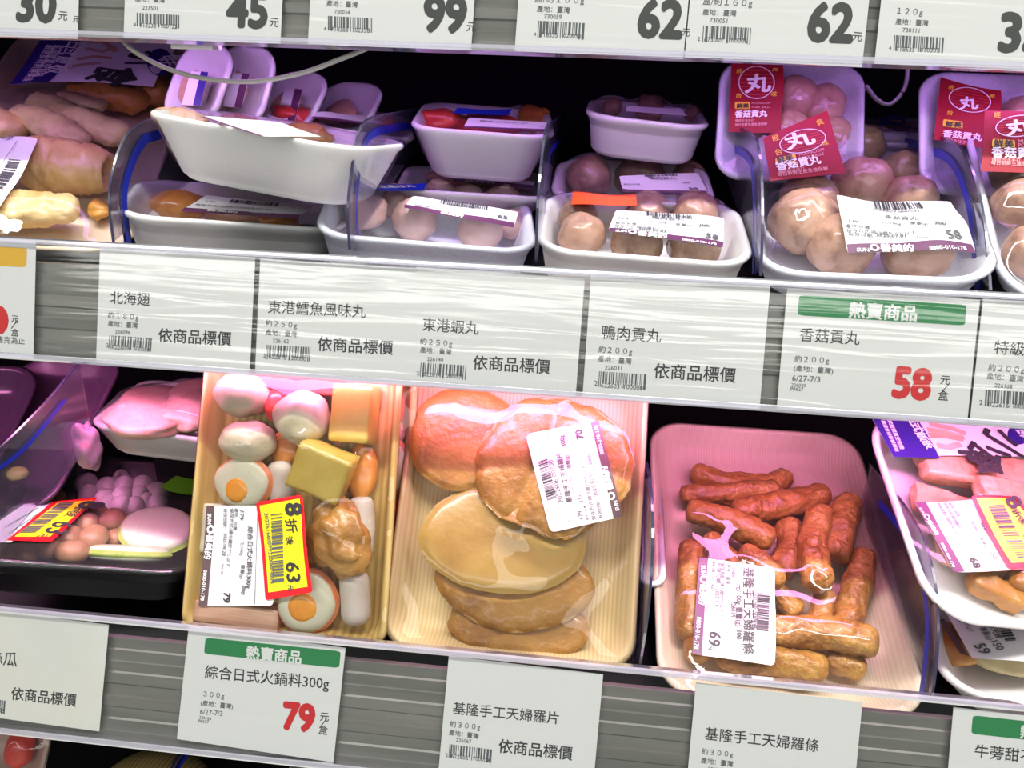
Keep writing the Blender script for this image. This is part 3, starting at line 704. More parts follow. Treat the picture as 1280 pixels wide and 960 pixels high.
# --- pack of fried fish sticks
p = Pack('fish_stick_pack', 'cream wood-grain tray of brown fried fish sticks under wrinkled film', 'food pack', None,
         (822, 868), (1168, 900), (1068, 545), (815, 523), YB, 0.24, 30, 0.024, GRAIN3, r=0.03, flare=0.014)
sticks = [  # picture points, radius in px, layer height, where it lies
 ([(864, 588), (905, 603), (960, 606), (985, 594)], 14, .016, 'topmost fried fish stick, crooked, its end pointing at the upper left tray corner'),
 ([(850, 618), (900, 616), (975, 612)], 13, .021, 'fried fish stick lying second from the top left'),
 ([(915, 642), (965, 634), (1036, 615)], 17, .026, 'fried fish stick slanting up right across the middle'),
 ([(857, 638), (915, 652), (968, 678)], 17, .033, 'fried fish stick running down right above the label'),
 ([(1062, 622), (1052, 655), (1044, 700)], 19, .030, 'thick upright fried fish stick at the upper right'),
 ([(1028, 635), (1017, 685), (1024, 738)], 18, .036, 'long upright fried fish stick in the centre, on top'),
 ([(984, 650), (990, 690), (972, 715)], 17, .022, 'short bent fried fish stick under the central upright one'),
 ([(866, 678), (862, 730), (862, 800)], 17, .020, 'upright fried fish stick along the left wall of the tray'),
 ([(886, 668), (902, 690), (930, 722)], 12, .025, 'thin fried fish stick touching the top of the label'),
 ([(922, 692), (950, 705), (974, 735)], 17, .030, 'fried fish stick leaving the label at its upper right corner'),
 ([(1083, 690), (1070, 735), (1058, 790)], 17, .021, 'upright fried fish stick along the right wall of the tray'),
 ([(962, 728), (980, 750), (1000, 768)], 13, .014, 'small pale fried fish stick deep in the middle'),
 ([(1035, 740), (1026, 770), (1018, 800)], 15, .015, 'upright fried fish stick half buried right of the middle'),
 ([(955, 788), (1030, 792), (1098, 806)], 20, .032, 'thick fried fish stick lying level at the right of the label'),
 ([(900, 822), (965, 824), (1035, 838)], 18, .022, 'glossy fried fish stick along the front wall'),
 ([(1030, 822), (1060, 832), (1082, 842)], 16, .016, 'short fried fish stick at the lower right end of the pile'),
 ([(868, 790), (874, 812), (880, 826)], 18, .018, 'stubby fried fish stick at the lower left corner'),
 ([(895, 818), (915, 826), (938, 830)], 13, .020, 'small fried fish stick end under the lower edge of the label'),
]
for i, (pts, rp, z, lab) in enumerate(sticks):
    r = p.rad(rp, *pts[1]); path = [p.ctr(x, y, z) for x, y in pts]; c = np.mean(path, axis=0)
    rr = random.Random(i); V, F = tube([q - c for q in path], [r * rr.uniform(.8, .95), r, r * rr.uniform(.95, 1.08), r * rr.uniform(.85, 1)], i + 3, 0.11, 0.075, nr=64, ns=30)
    p.thing('fried_fish_stick', V, F, FRIED, c, lab, 'fish stick', 'fried fish sticks in the tray')
p.wrap(sag=0.0)
lb = p.sheet([(874, 697), (968, 711), (968, 833), (865, 818)], LABEL, p.root, 'price_label', rad=0.003, nu=24, nv=30)
p.sheet([(874, 697), (885, 699), (877, 820), (865, 818)], PLUM, lb, 'plum_band', off=0.0002, nu=4, nv=30)
p.text([('SUN', 876, 708, 876, 720, dict(bold=.02)), ('善美的', 876, 731, 873, 756, dict(bold=.03)), ('0800-010-178', 871, 772, 867, 812)], WHITEINK, lb, 'band_text', off=0.0005)
p.text([('O', 875, 721, 875, 730, dict(bold=.05))], WHITEINK, lb, 'band_logo', off=0.0005)
p.text([('029800', 915, 707, 914, 724), ('產地：臺灣', 909, 706, 907, 731), ('保存溫度：請冷藏於7℃以下', 902, 704, 899, 766), ('有效日期：2025.7.3', 896, 704, 893, 758), ('84 28 1%1 -A07', 890, 703, 888, 740)], GREYINK, lb, 'small_print', off=0.0004)
p.text([('基隆手工天婦羅條', 930, 710, 929, 818), ('元/100g 重量(g) 300', 920, 731, 920, 800), ('226015', 914, 752, 913, 772)], INK, lb, 'product_name', off=0.0004)
p.text([('69', 887, 790, 885, 807, dict(bold=.02)), ('元', 886, 808, 885, 814)], INK, lb, 'price_text', off=0.0004)
p.line([(938, 708), (937, 827)], 0.8, GREYINK, lb)
p.text([('2022601500695', 941, 741, 940, 787)], GREYINK, lb, 'barcode_digits', off=0.0004)
p.bars([(962, 744), (960, 791), (947, 742)], 21, lb, INK, n=70, off=0.0004, guards=False)
stick_pack = p
# --- pack of round fried fish cakes
p = Pack('fish_cake_pack', 'large cream striped tray of overlapping flat fried fish cakes under glossy film', 'food pack', None,
         (474, 808), (792, 842), (810, 468), (520, 446), YB, 0.25, 56, 0.024, GRAIN2, r=0.022, flare=0.013)
def cake(cx, cy, rx, ry, z, th, seed, mat, lab, tilt=(0, 0), spin=0, **kw):
    r1, r2 = p.rad(rx), p.rad(ry); V, F = disc(r1, r2, th, seed, **kw)
    p.thing('fried_fish_cake', V, F, mat, p.ctr(cx, cy, z), lab, 'fish cake', 'round fried fish cakes in the tray', M3=rot(tilt[0], tilt[1], spin))
cake(647, 782, 84, 44, .013, .007, 4, FRIED2, 'lowest fried fish cake, only its puckered front edge showing', (-2, 0), rim=.04, wav=.003)
cake(642, 726, 94, 56, .020, .006, 5, FRIED2, 'second lowest fried fish cake peeking out below the smooth pale one', (-2, 0), rim=.035, wav=.003)
cake(628, 674, 100, 64, .028, .0055, 6, FRIEDPALE, 'smooth pale flat fish cake in the middle of the stack', (-5, 0), rim=.03, wav=.0012)
cake(580, 548, 70, 66, .026, .006, 7, FRIED2, 'rosy fried fish cake at the upper left of the tray', (-3, 0), rim=.04, wav=.002)
cake(692, 582, 93, 86, .034, .006, 8, FRIED2, 'large creased fried fish cake under the price label', (-4, 0), rim=.06, wav=.004, crease=(-0.006, 0.02, 1.25, .004, .007))
p.wrap()
lb = p.sheet([(657, 543), (748, 526), (778, 646), (688, 666)], LABEL, p.root, 'price_label', rad=0.004, nu=24, nv=30)
p.sheet([(738, 528), (748, 526), (778, 646), (767, 648)], BROWNBAND, lb, 'brown_band', off=0.0002, nu=4, nv=30)
p.text([('SUN', 774, 638, 771, 626, dict(bold=.02)), ('善美的', 766, 612, 758, 583, dict(bold=.03)), ('0800-010-178', 755, 568, 747, 532)], WHITEINK, lb, 'band_text', off=0.0005)
p.text([('O', 769, 624, 767, 615, dict(bold=.05))], WHITEINK, lb, 'band_logo', off=0.0005)
p.text([('產地：台灣', 736, 650, 732, 632), ('保存方式:請冷藏於7℃以下', 745, 650, 731, 582), ('有效日期：', 753, 648, 749, 625), ('2025.07.01', 748, 620, 739, 590), ('226067', 740, 581, 737, 567), ('元/100g', 718, 612, 714, 596), ('重量(g)', 714, 586, 710, 569), ('23.0', 729, 628, 726, 617, dict(bold=.02)), ('179', 730, 648, 727, 638)], GREYINK, lb, 'small_print', off=0.0004)
p.text([('基隆手工天婦羅片', 715, 628, 701, 566)], INK, lb, 'product_name', off=0.0004)
p.text([('70', 730, 548, 727, 537, dict(bold=.03)), ('300g', 708, 558, 704, 544, dict(bold=.02))], INK, lb, 'price_text', off=0.0004)
p.line([(684, 540), (712, 653)], 0.8, GREYINK, lb)
p.text([('2022606 00700', 704, 628, 691, 575)], GREYINK, lb, 'barcode_digits', off=0.0004)
p.bars([(684, 626), (672, 577), (696, 622)], 22, lb, INK, n=62, off=0.0004, guards=False)

# --- hotpot assortment
p = Pack('hotpot_pack', 'yellow wood-grain tray of mixed hotpot fish cakes carrying a yellow discount sticker', 'food pack', None,
         (224, 790), (481, 812), (492, 452), (262, 438), YB, 0.25, 56, 0.024, GRAIN1, r=0.014, flare=0.010)
G = 'hotpot pieces in the tray'
def ball(kind, cx, cy, rx, ry, rz, z, seed, mat, lab, cat, amp=.06, spin=0, grp=G, fine=.01, **kw):
    r1, r2 = p.rad(rx, cx, cy), p.rad(ry, cx, cy); V, F = blob(r1, r2, rz if rz else min(r1, r2), seed, amp, fine=fine, **kw)
    return p.thing(kind, V, F, mat, p.ctr(cx, cy, z), lab, cat, grp, M3=rot(0, 0, spin))
def eggslice(cx, cy, rx, ry, z, th, seed, yc, yr, lab, tilt=(0, 0)):
    r1, r2 = p.rad(rx), p.rad(ry); c = p.ctr(cx, cy, z); root = empty('egg_fish_cake_slice', p.Mx @ Matrix.Translation(Vector(c)), lab, 'fish cake', G)
    Rm = rot(tilt[0], tilt[1], 0)
    def part(nm, V, F, m): V = np.array(V) @ Rm.T; p.add(V + c); return mesh(nm, V, F, m, root, True)
    V, F = disc(r1, r2, th, seed, rim=.03, wav=.0006); part('white_body', V, F, EGGWHITE)
    V, F = disc(r1 * 1.035, r2 * 1.035, th * .84, seed, rim=.03); part('red_rind', V, F, RIND)
    y = p.ctr(*yc, z) - c; V, F = disc(p.rad(yr) * 1.1, p.rad(yr) * 1.1, th * 1.16, seed + 1, rim=.03); V = np.array(V) + y; part('orange_centre', V, F, YOLK)
def block(kind, cx, cy, wpx, hpx, dz, z, spin, seed, mat, lab, cat, tilt=(0, 0), grp=G, rnd=.18, amp=.03):
    V, F = cuboid(p.rad(wpx) / 2, p.rad(hpx) / 2, dz / 2, seed, amp, rnd=rnd)
    return p.thing(kind, V, F, mat, p.ctr(cx, cy, z), lab, cat, grp, M3=rot(tilt[0], tilt[1], spin))
def rod(kind, pts, rpx, z, seed, mat, lab, cat, grp=G, amp=.04, wr=.02, flat=1.0, rads=None, nr=26):
    r = p.rad(rpx, *pts[len(pts) // 2]); path = [p.ctr(x, y, zz) for (x, y), zz in zip(pts, z if isinstance(z, (list, tuple)) else [z] * len(pts))]; c = np.mean(path, axis=0)
    V, F = tube([q - c for q in path], [r * k for k in (rads or [.95, 1, .95])], seed, amp, wr, nr=nr, flat=flat)
    return p.thing(kind, V, F, mat, c, lab, cat, grp)
block('crab_stick', 375, 478, 110, 26, .016, .014, -4, 1, REDFOOD, 'bright red surimi piece across the top of the hotpot tray', 'surimi')
ball('surimi_ball', 345, 505, 16, 22, .010, .014, 2, REDFOOD, 'small red surimi wedge between the two upper white balls', 'surimi')
ball('fish_ball', 304, 492, 36, 30, .016, .020, 3, WHITEBALL, 'lumpy white fish ball in the upper left of the hotpot tray', 'fish ball', .07)
ball('fish_ball', 378, 522, 36, 34, .018, .024, 4, WHITEBALL, 'largest white fish ball, top centre of the hotpot tray', 'fish ball', .05)
ball('fish_ball', 310, 552, 36, 27, .017, .021, 5, WHITEBALL, 'white fish ball above the egg slice at the left', 'fish ball', .07)
block('fish_tofu', 444, 518, 50, 70, .026, .018, -2, 6, TOFU, 'pink lit upright fish tofu block in the top right corner', 'fish tofu', (0, 0))
block('fish_tofu', 404, 588, 66, 56, .024, .030, -20, 7, TOFU, 'tilted yellow fish tofu block in the centre of the tray', 'fish tofu', (12, 8), rnd=.10)
ball('orange_slice', 360, 560, 22, 24, .008, .010, 8, ORANGEFOOD, 'orange surimi piece deep between the white balls', 'surimi')
ball('orange_slice', 452, 590, 22, 36, .008, .010, 9, ORANGEFOOD, 'orange surimi piece below the upright tofu block', 'surimi')
rod('crab_stick', [(350, 575), (352, 610), (354, 640)], 18, .012, 10, CRAB, 'white crab stick standing beside the left egg slice', 'crab stick')
eggslice(305, 604, 39, 33, .020, .007, 11, (301, 611), 17, 'egg fish cake slice half covered by the white price label', (6, -4))
rod('crab_stick', [(450, 620), (452, 660), (448, 700)], 18, .012, 12, CRAB, 'pale crab stick along the right wall behind the fried tofu', 'crab stick')
ball('fried_tofu_pouch', 424, 672, 36, 50, .014, .026, 13, FRIED2, 'wrinkled fried tofu pouch right of the yellow sticker', 'fried tofu', .16, spin=25, fine=.05, nu=48, nv=30, freq=2.2)
eggslice(385, 752, 37, 38, .020, .0075, 14, (382, 756), 20, 'whole egg fish cake slice at the bottom below the sticker', (4, 5))
rod('crab_stick', [(441, 712), (444, 745), (446, 782)], 19, .018, 15, CRAB, 'cut white crab stick in the lower right corner', 'crab stick', amp=.02, rads=[1, 1, 1])
block('fish_roll', 300, 768, 108, 26, .016, .016, -3, 16, PINKROLL, 'long pinkish fish roll under the lower edge of the label', 'fish roll')
block('fish_roll', 275, 660, 40, 60, .016, .010, 0, 17, EGGWHITE, 'white fish cake piece mostly hidden under the label', 'fish cake')
p.wrap()
lb = p.sheet([(259, 632), (345, 632), (342, 757), (249, 757)], LABEL, p.root, 'price_label', rad=0.003, nu=24, nv=30)
p.sheet([(259, 632), (269, 632), (260, 757), (249, 757)], BROWNBAND, lb, 'brown_band', off=0.0002, nu=4, nv=30)
p.text([('SUN', 261, 642, 261, 655, dict(bold=.02)), ('善美的', 260, 668, 257, 698, dict(bold=.03)), ('0800-010-178', 256, 712, 252, 750)], WHITEINK, lb, 'band_text', off=0.0005)
p.text([('O', 261, 656, 260, 666, dict(bold=.05))], WHITEINK, lb, 'band_logo', off=0.0005)
p.text([('179', 301, 638, 300, 649), ('產地：台灣', 295, 635, 293, 662), ('保存方式:請冷藏於7℃以下', 289, 635, 284, 708), ('有效日期：', 281, 635, 280, 660), ('2025.06.28', 281, 666, 279, 694, dict(bold=.02)), ('226166', 278, 704, 277, 718), ('元/100g', 302, 676, 301, 694), ('重量(g)', 303, 705, 301, 723), ('300', 304, 731, 302, 742, dict(bold=.02))], GREYINK, lb, 'small_print', off=0.0004)
p.text([('綜合日式火鍋料300g', 311, 658, 309, 735)], INK, lb, 'product_name', off=0.0004)
p.text([('79', 281, 740, 280, 752, dict(bold=.03))], INK, lb, 'price_text', off=0.0004)
p.line([(323, 636), (319, 755)], 0.8, GREYINK, lb)
def sticker(q, inner, txts, bq, seed, extra=()):
    st = p.sheet(q, STICKERRED, p.root, 'discount_sticker', off=0.0005, rad=0.002, nu=20, nv=30)
    p.sheet(inner, STICKERYELLOW, st, 'yellow_field', off=0.0007, nu=16, nv=26)
    p.text(txts, INK, st, 'sticker_text', off=0.0010)
    p.bars(bq, seed, st, GREYINK, n=60, off=0.0010, guards=False)
    return st
st = sticker([(321, 628), (379, 618), (392, 740), (333, 750)], [(326, 632), (376, 623), (386, 733), (337, 740)],
        [('8', 358, 630, 360, 644, dict(bold=.04)), ('折', 359, 649, 361, 666, dict(bold=.02)), ('後', 360, 670, 361, 681), ('63', 359, 703, 361, 727, dict(bold=.02)), ('元', 362, 730, 362, 738)], [(354, 641), (357, 729), (340, 643)], 31)
p.text([('2022616600793200603004', 332, 641, 340, 729)], GREYINK, st, 'barcode_digits', off=0.0010)

# --- the same assortment showing as a sliver behind it
p = Pack('hotpot_pack', 'second hotpot tray, a pink sliver showing between the two leaning packs', 'food pack', None,
         (300, 700), (512, 715), (520, 440), (310, 430), YB + .055, 0.22, 60, 0.024, GRAIN1, r=0.014, flare=0.010)
eggslice(486, 582, 26, 36, .018, .007, 41, (482, 585), 14, 'pink lit egg fish cake slice glimpsed right of the hotpot tray', (0, 0))
ball('surimi_ball', 490, 510, 16, 26, .012, .016, 42, REDFOOD, 'deep red surimi glimpsed between the leaning packs near the rail', 'surimi')
ball('surimi_ball', 492, 540, 14, 16, .012, .016, 43, PALEMEAT, 'rose coloured surimi lump glimpsed between the leaning packs', 'surimi')
ball('surimi_ball', 488, 640, 14, 26, .010, .014, 44, REDFOOD, 'dark red surimi glimpsed beside the lower half of the hotpot tray', 'surimi')
p.wrap()

# --- pack under the fish sticks' left edge
p = Pack('meat_pack', 'pink lit white tray with dark contents, its edge behind the fish stick pack', 'food pack', None,
         (797, 730), (834, 732), (828, 600), (792, 597), YB + .078, 0.13, 23, 0.012, FOAM, r=.014, flare=.006)
ball('meat_piece', 818, 650, 8, 36, .005, .010, 45, PINKROLL, 'dark reddish meat piece between the divider and the stick pack', 'meat', grp=None)
p.wrap()

# --- right hand packs
p = Pack('fried_strip_pack', 'opened-looking tray of rosy fried strips below a violet label, cut by the right edge', 'food pack', None,
         (1168, 775), (1455, 800), (1335, 540), (1064, 518), YB + .006, 0.23, 28, 0.026, BEIGEFOAM if False else FOAM, r=.035, flare=.016)
G2 = 'fried strips in the right tray'
STRIP = noisy('rosy_fried_strip', [(0.50, 0.22, 0.10), (0.66, 0.38, 0.22), (0.72, 0.46, 0.30)], 50, 0.4, 0.7, 170, 0.002, detail=6, coat=0.25)
block('fried_strip', 1240, 592, 200, 50, .016, .022, -3, 51, STRIP, 'broad flat fried strip lying just below the violet label', 'fried strip', grp=G2, amp=.16, rnd=.6)
block('fried_strip', 1290, 622, 150, 34, .014, .028, -4, 52, STRIP, 'fried strip tucked behind the top edge of the yellow sticker', 'fried strip', grp=G2, amp=.16, rnd=.6)
block('fried_strip', 1185, 634, 90, 40, .012, .014, -14, 53, STRIP, 'small fried strip at the upper left corner of the price label', 'fried strip', grp=G2, amp=.16, rnd=.6)
block('fried_strip', 1245, 690, 150, 60, .012, .014, -6, 54, STRIP, 'fried strip buried under the price label of the right tray', 'fried strip', grp=G2, amp=.16, rnd=.6)
block('fried_strip', 1245, 738, 60, 30, .016, .014, -24, 55, FRIED2, 'brownish fried strip at the front wall of the right tray', 'fried strip', grp=G2, amp=.16, rnd=.6)
block('fried_strip', 1290, 735, 60, 34, .022, .018, -18, 56, FRIED2, 'shiny fried strip at the right edge under the film', 'fried strip', grp=G2, amp=.16, rnd=.6)
p.wrap()
def brand_sheet(p, q, vq, cir, cr, big, side, photo):
    lb = p.sheet(q, LABEL, p.root, 'paper_band', off=0.0001, nu=30, nv=14)
    p.sheet(vq, VIOLET, lb, 'violet_field', off=0.0003, nu=10, nv=14)
    a = []
    for k in range(28):
        t = 2 * math.pi * k / 28; a.append((cir[0] + cr[0] * math.cos(t), cir[1] - cr[1] * math.sin(t)))
    p.poly(a, VIOLET, lb, 'violet_disc', off=0.0003)
    for j, pts in enumerate(photo): p.line(pts, 9, (PALEMEAT, PINKROLL)[j % 2], lb, 'printed_strip', off=0.0003 + j * 1e-5)
    p.text(big, INK, lb, 'brush_lettering', off=0.0005)
    p.text(side, WHITEINK, lb, 'white_lettering', off=0.0006)
    return lb
lb = brand_sheet(p, [(1090, 525), (1345, 540), (1350, 578), (1116, 572)], [(1090, 525), (1148, 528), (1174, 574), (1116, 572)], (1272, 544), (14, 13),
    [('小', 1240, 533, 1224, 557, dict(bold=.03)), ('食', 1222, 553, 1196, 571, dict(bold=.03))],
    [('日', 1130, 522, 1136, 530), ('式', 1136, 530, 1142, 541, dict(bold=.02)), ('飯', 1142, 542, 1150, 553, dict(bold=.02)), ('板', 1150, 553, 1158, 563, dict(bold=.02)), ('嚴選食材新鮮美味', 1100, 527, 1118, 566), ('家庭號真空包裝', 1108, 527, 1124, 563), ('鮮', 1268, 539, 1276, 549)],
    [[(1160, 531), (1190, 537), (1206, 543)], [(1160, 545), (1180, 546), (1202, 550)], [(1170, 558), (1185, 560), (1200, 556)], [(1158, 538), (1178, 541), (1204, 548)]])
lb = p.sheet([(1143, 629), (1240, 623), (1300, 712), (1192, 716)], LABEL, p.root, 'price_label', rad=0.002, nu=24, nv=24)
p.sheet([(1143, 629), (1156, 628), (1205, 715), (1192, 716)], PLUM, lb, 'plum_band', off=0.0002, nu=4, nv=24)
p.text([('SUN', 1147, 636, 1152, 645, dict(bold=.02)), ('善美的', 1157, 652, 1168, 670, dict(bold=.03)), ('0800-010-178', 1174, 680, 1189, 710)], WHITEINK, lb, 'band_text', off=0.0005)
p.text([('O', 1152, 644, 1156, 651, dict(bold=.05))], WHITEINK, lb, 'band_logo', off=0.0005)
p.text([('產地：台灣', 1184, 630, 1196, 647), ('保存方式:請冷藏於7℃以下', 1178, 630, 1206, 676), ('有效日期：', 1170, 630, 1180, 646), ('2025.06.28', 1181, 648, 1193, 668, dict(bold=.02)), ('226086', 1193, 674, 1199, 684), ('元/100g', 1212, 653, 1219, 665), ('重量(g)', 1223, 673, 1232, 687), ('150', 1235, 692, 1242, 701)], GREYINK, lb, 'small_print', off=0.0004)
p.text([('特級甜板', 1224, 655, 1240, 679), ('68', 1210, 699, 1217, 711, dict(bold=.03))], INK, lb, 'price_text', off=0.0004)
st = sticker([(1212, 621), (1268, 622), (1340, 712), (1259, 713)], [(1218, 624), (1264, 625), (1330, 704), (1262, 705)],
        [('8', 1253, 627, 1262, 639, dict(bold=.04)), ('折', 1262, 640, 1269, 650, dict(bold=.02)), ('後', 1269, 650, 1276, 659), ('54', 1276, 672, 1292, 690, dict(bold=.02))], [(1252, 633), (1290, 700), (1232, 634)], 32)
p = Pack('fish_cake_pack', 'low white tray with a wrinkled label, below the fried strip tray at the right', 'food pack', None,
         (1172, 868), (1450, 893), (1390, 740), (1160, 722), YB + .004, 0.17, 12, 0.034, FOAM, r=.04)
ball('fried_fish_cake', 1195, 805, 40, 40, .010, .020, 61, FRIED2, 'golden fish cake at the left of the low right tray', 'fish cake', grp=None)
ball('fried_fish_cake', 1270, 815, 60, 36, .014, .022, 62, MEATBALLGREEN, 'olive brown fish cake at the front of the low right tray', 'fish cake', grp=None)
p.wrap()
lb = p.sheet([(1172, 748), (1280, 752), (1330, 832), (1215, 824)], LABEL, p.root, 'price_label', rad=0.002, nu=24, nv=24)
p.sheet([(1172, 775), (1180, 775), (1212, 822), (1200, 818)], BROWNBAND, lb, 'brown_band', off=0.0002, nu=4, nv=16)
p.text([('保存方式:請冷藏於7℃以下', 1187, 752, 1212, 792), ('2025.07.03', 1182, 757, 1200, 780, dict(bold=.02)), ('特級海鮮天婦', 1223, 766, 1246, 800), ('重量(g)', 1225, 787, 1236, 802), ('150', 1238, 804, 1247, 815), ('59', 1217, 809, 1227, 820, dict(bold=.03))], GREYINK, lb, 'small_print', off=0.0004)
p.bars([(1250, 765), (1271, 803), (1237, 766)], 33, lb, INK, n=62, off=0.0004, guards=False)

# --- black mushroom tray on the left
p = Pack('mushroom_tray', 'black plastic tray of brown and white mushrooms with melon slices and a yellow sticker', 'food pack', None,
         (-75, 696), (246, 718), (292, 585), (85, 570), YB, 0.20, -2, 0.036, BLACKPLASTIC, r=.03, flare=.012, filmmat=FILMFLAT, st=2.0)
GM, GW = 'brown mushrooms in the black tray', 'white mushrooms in the black tray'
br = [(66, 623, 16, 11, .020, 'flat brown mushroom cap behind the white price label'), (100, 640, 13, 12, .022, 'brown mushroom cap under the upper tip of the yellow sticker'),
 (122, 643, 13, 11, .024, 'brown mushroom cap at the lower left of the white mushrooms'), (141, 650, 17, 14, .028, 'large brown mushroom cap nearest the melon slice'),
 (110, 656, 14, 12, .026, 'brown mushroom cap right of the yellow sticker'), (117, 672, 18, 16, .026, 'large dark brown mushroom cap in the middle of the front'),
 (88, 672, 15, 14, .024, 'brown mushroom cap below the sticker point'), (145, 673, 12, 14, .016, 'half hidden brown mushroom beside the green rind'),
 (90, 690, 22, 13, .022, 'widest brown mushroom cap, at the front wall'), (62, 684, 15, 13, .022, 'brown mushroom cap below the red lower edge of the sticker'),
 (35, 688, 15, 10, .020, 'brown mushroom cap at the front wall, third from the left edge'), (12, 686, 14, 10, .020, 'brown mushroom cap at the far left of the tray'), (90, 655, 12, 10, .020, 'small brown mushroom cap beneath the sticker')]
for i, (x, y, a, b, z, lab) in enumerate(br): ball('brown_mushroom', x, y, a, b * 1.35, .010, z, 70 + i, MUSHBROWN, lab, 'mushroom', .02, grp=GM, fine=0)
wh = [(108, 604, 13, .026, 'far left'), (111, 618, 12, .024, 'left, second from the back'), (134, 609, 13, .028, 'back row, second from the left'), (155, 608, 13, .029, 'back row, middle'), (178, 607, 13, .029, 'back row, second from the right'),
 (151, 599, 10, .024, 'rearmost, half hidden'), (131, 624, 12, .028, 'middle row, left'), (153, 621, 13, .031, 'middle row, centre'), (174, 620, 12, .030, 'middle row, right of centre'), (196, 616, 14, .028, 'right end near the green card'),
 (135, 632, 13, .026, 'front row, left'), (152, 632, 13, .028, 'front row, second from the left'), (168, 634, 13, .026, 'front row, third from the left'), (182, 628, 11, .026, 'front row, small one on the right'), (197, 630, 13, .026, 'front row, right end above the melon')]
for i, (x, y, a, z, lab) in enumerate(wh): ball('white_mushroom', x, y, a, a * 1.25, .010, z, 90 + i, MUSHWHITE, 'round white mushroom cap, ' + lab + ' of the white cluster', 'mushroom', .01, grp=GW, fine=0)
def melon(x, y, a, b, z, seed, lab, tilt):
    r1, r2 = p.rad(a), p.rad(b); c = p.ctr(x, y, z); root = empty('melon_slice', p.Mx @ Matrix.Translation(Vector(c)), lab, 'melon slice', 'melon slices in the black tray'); Rm = rot(*tilt)
    for nm, k, th, m in (('flesh', 1.0, .007, MELON), ('rind', 1.05, .0045, MELONSKIN)):
        V, F = disc(r1 * k, r2 * k, th, seed, rim=.01); V = np.array(V) @ Rm.T; p.add(V + c); mesh(nm, V, F, m, root, True)
melon(197, 663, 43, 34, .026, 3, 'pale melon slice standing behind the low green one', (28, 0, 0))
melon(160, 692, 46, 20, .020, 4, 'green rinded melon slice lying along the front wall', (-25, 0, 4))
p.wrap()
lb = p.poly([(30, 632), (70, 628), (14, 680), (-40, 680)], LABEL, p.root, 'price_label', off=0.0004)
st = p.sheet([(66, 629), (122, 624), (64, 680), (8, 678)], STICKERRED, p.root, 'discount_sticker', off=0.0007, nu=16, nv=16)
p.sheet([(72, 631), (116, 628), (62, 674), (18, 674)], STICKERYELLOW, st, 'yellow_field', off=0.0009, nu=14, nv=14)
p.text([('8', 104, 630, 96, 638, dict(bold=.04)), ('折', 96, 637, 89, 643, dict(bold=.02)), ('後', 88, 642, 80, 649), ('63', 70, 655, 54, 669, dict(bold=.02)), ('元', 52, 670, 46, 675)], INK, st, 'sticker_text', off=0.0012)
p.bars([(94, 631), (42, 671), (74, 632)], 34, st, GREYINK, n=50, off=0.0012, guards=False)
p.line([(48, 637), (6, 662)], 1.2, GREEN, lb, 'green_line', off=0.0007); p.line([(54, 640), (10, 670)], 1.0, GREEN, lb, 'green_line', off=0.0007)
lf = p.poly([(200, 611), (222, 596), (262, 580), (262, 622), (232, 621), (212, 617)], LEAFGREEN, p.root, 'green_card', off=0.0009)

# --- white tray with pink meat behind it
p = Pack('meat_pack', 'white tray heaped with pale pink meat over red pieces, behind the mushrooms', 'food pack', None,
         (106, 530), (330, 558), (360, 492), (185, 478), YB + .105, 0.13, 8, 0.032, FOAM, r=.02)
ball('red_meat', 178, 526, 34, 30, .012, .026, 46, REDFOOD, 'bright red surimi at the front of the white meat tray', 'surimi', grp=None)
ball('meat_piece', 190, 515, 50, 70, .014, .040, 47, PALEMEAT, 'pale pink meat slab draped over the red piece', 'meat', grp=None, amp=.12)
ball('meat_piece', 250, 505, 44, 80, .016, .042, 48, PALEMEAT, 'pale pink meat slab beside the hotpot pack edge', 'meat', grp=None, amp=.12)
ball('meat_piece', 215, 530, 18, 20, .010, .028, 49, ORANGEFOOD, 'orange brown fried bit between red and pink meat', 'meat', grp=None)
p.wrap()
zz = p.o; v, f = boxgeo(p.o[0] - .06, p.o[0] + .10, YB + .20, YB + .27, bB[2] + .01, p.o[2] - .004)
v = [tuple(np.array(q) - RB.o) for q in v]; mesh('riser', v, f, BLACK, shB)
V, F = blob(.011, .010, .020, 50, .2, fine=.08); o = mesh('meat_piece', V, F, noisy('violet_meat', [(0.30, 0.16, 0.24), (0.42, 0.26, 0.36), (0.55, 0.10, 0.12)], 70, 0.5, 0.6, 120, 0.0016, positions=[.3, .55, .75]), None, True)
o.location = hit(109, 557, (0, YB + .10, 0), EY); tag(o, 'small ragged lilac meat piece hanging at the left tip of the meat tray', 'meat')

# --- leaning dark tray in the left corner
p = Pack('leaning_tray', 'dark see-through tray leaning in the left corner with a green leaf inside', 'food pack', None,
         (-190, 612), (-22, 620), (62, 466), (-100, 450), YB + .09, 0.20, 50, 0.020, plain('smoked_plastic', (0.030, 0.014, 0.035), 0.2), r=.03)
ball('green_leaf', 22, 592, 14, 10, .004, .014, 51, MELONSKIN, 'yellow green leaf behind the smoked plastic at the left edge', 'leaf', grp=None)
p.wrap()
p = Pack('leaning_tray', 'plum coloured empty tray leaning behind the dark one at the left', 'food pack', None,
         (-90, 640), (60, 640), (160, 452), (30, 440), YB + .09, 0.22, 52, 0.020, plain('plum_plastic', (0.09, 0.04, 0.09), 0.35), r=.03)
p.wrap()
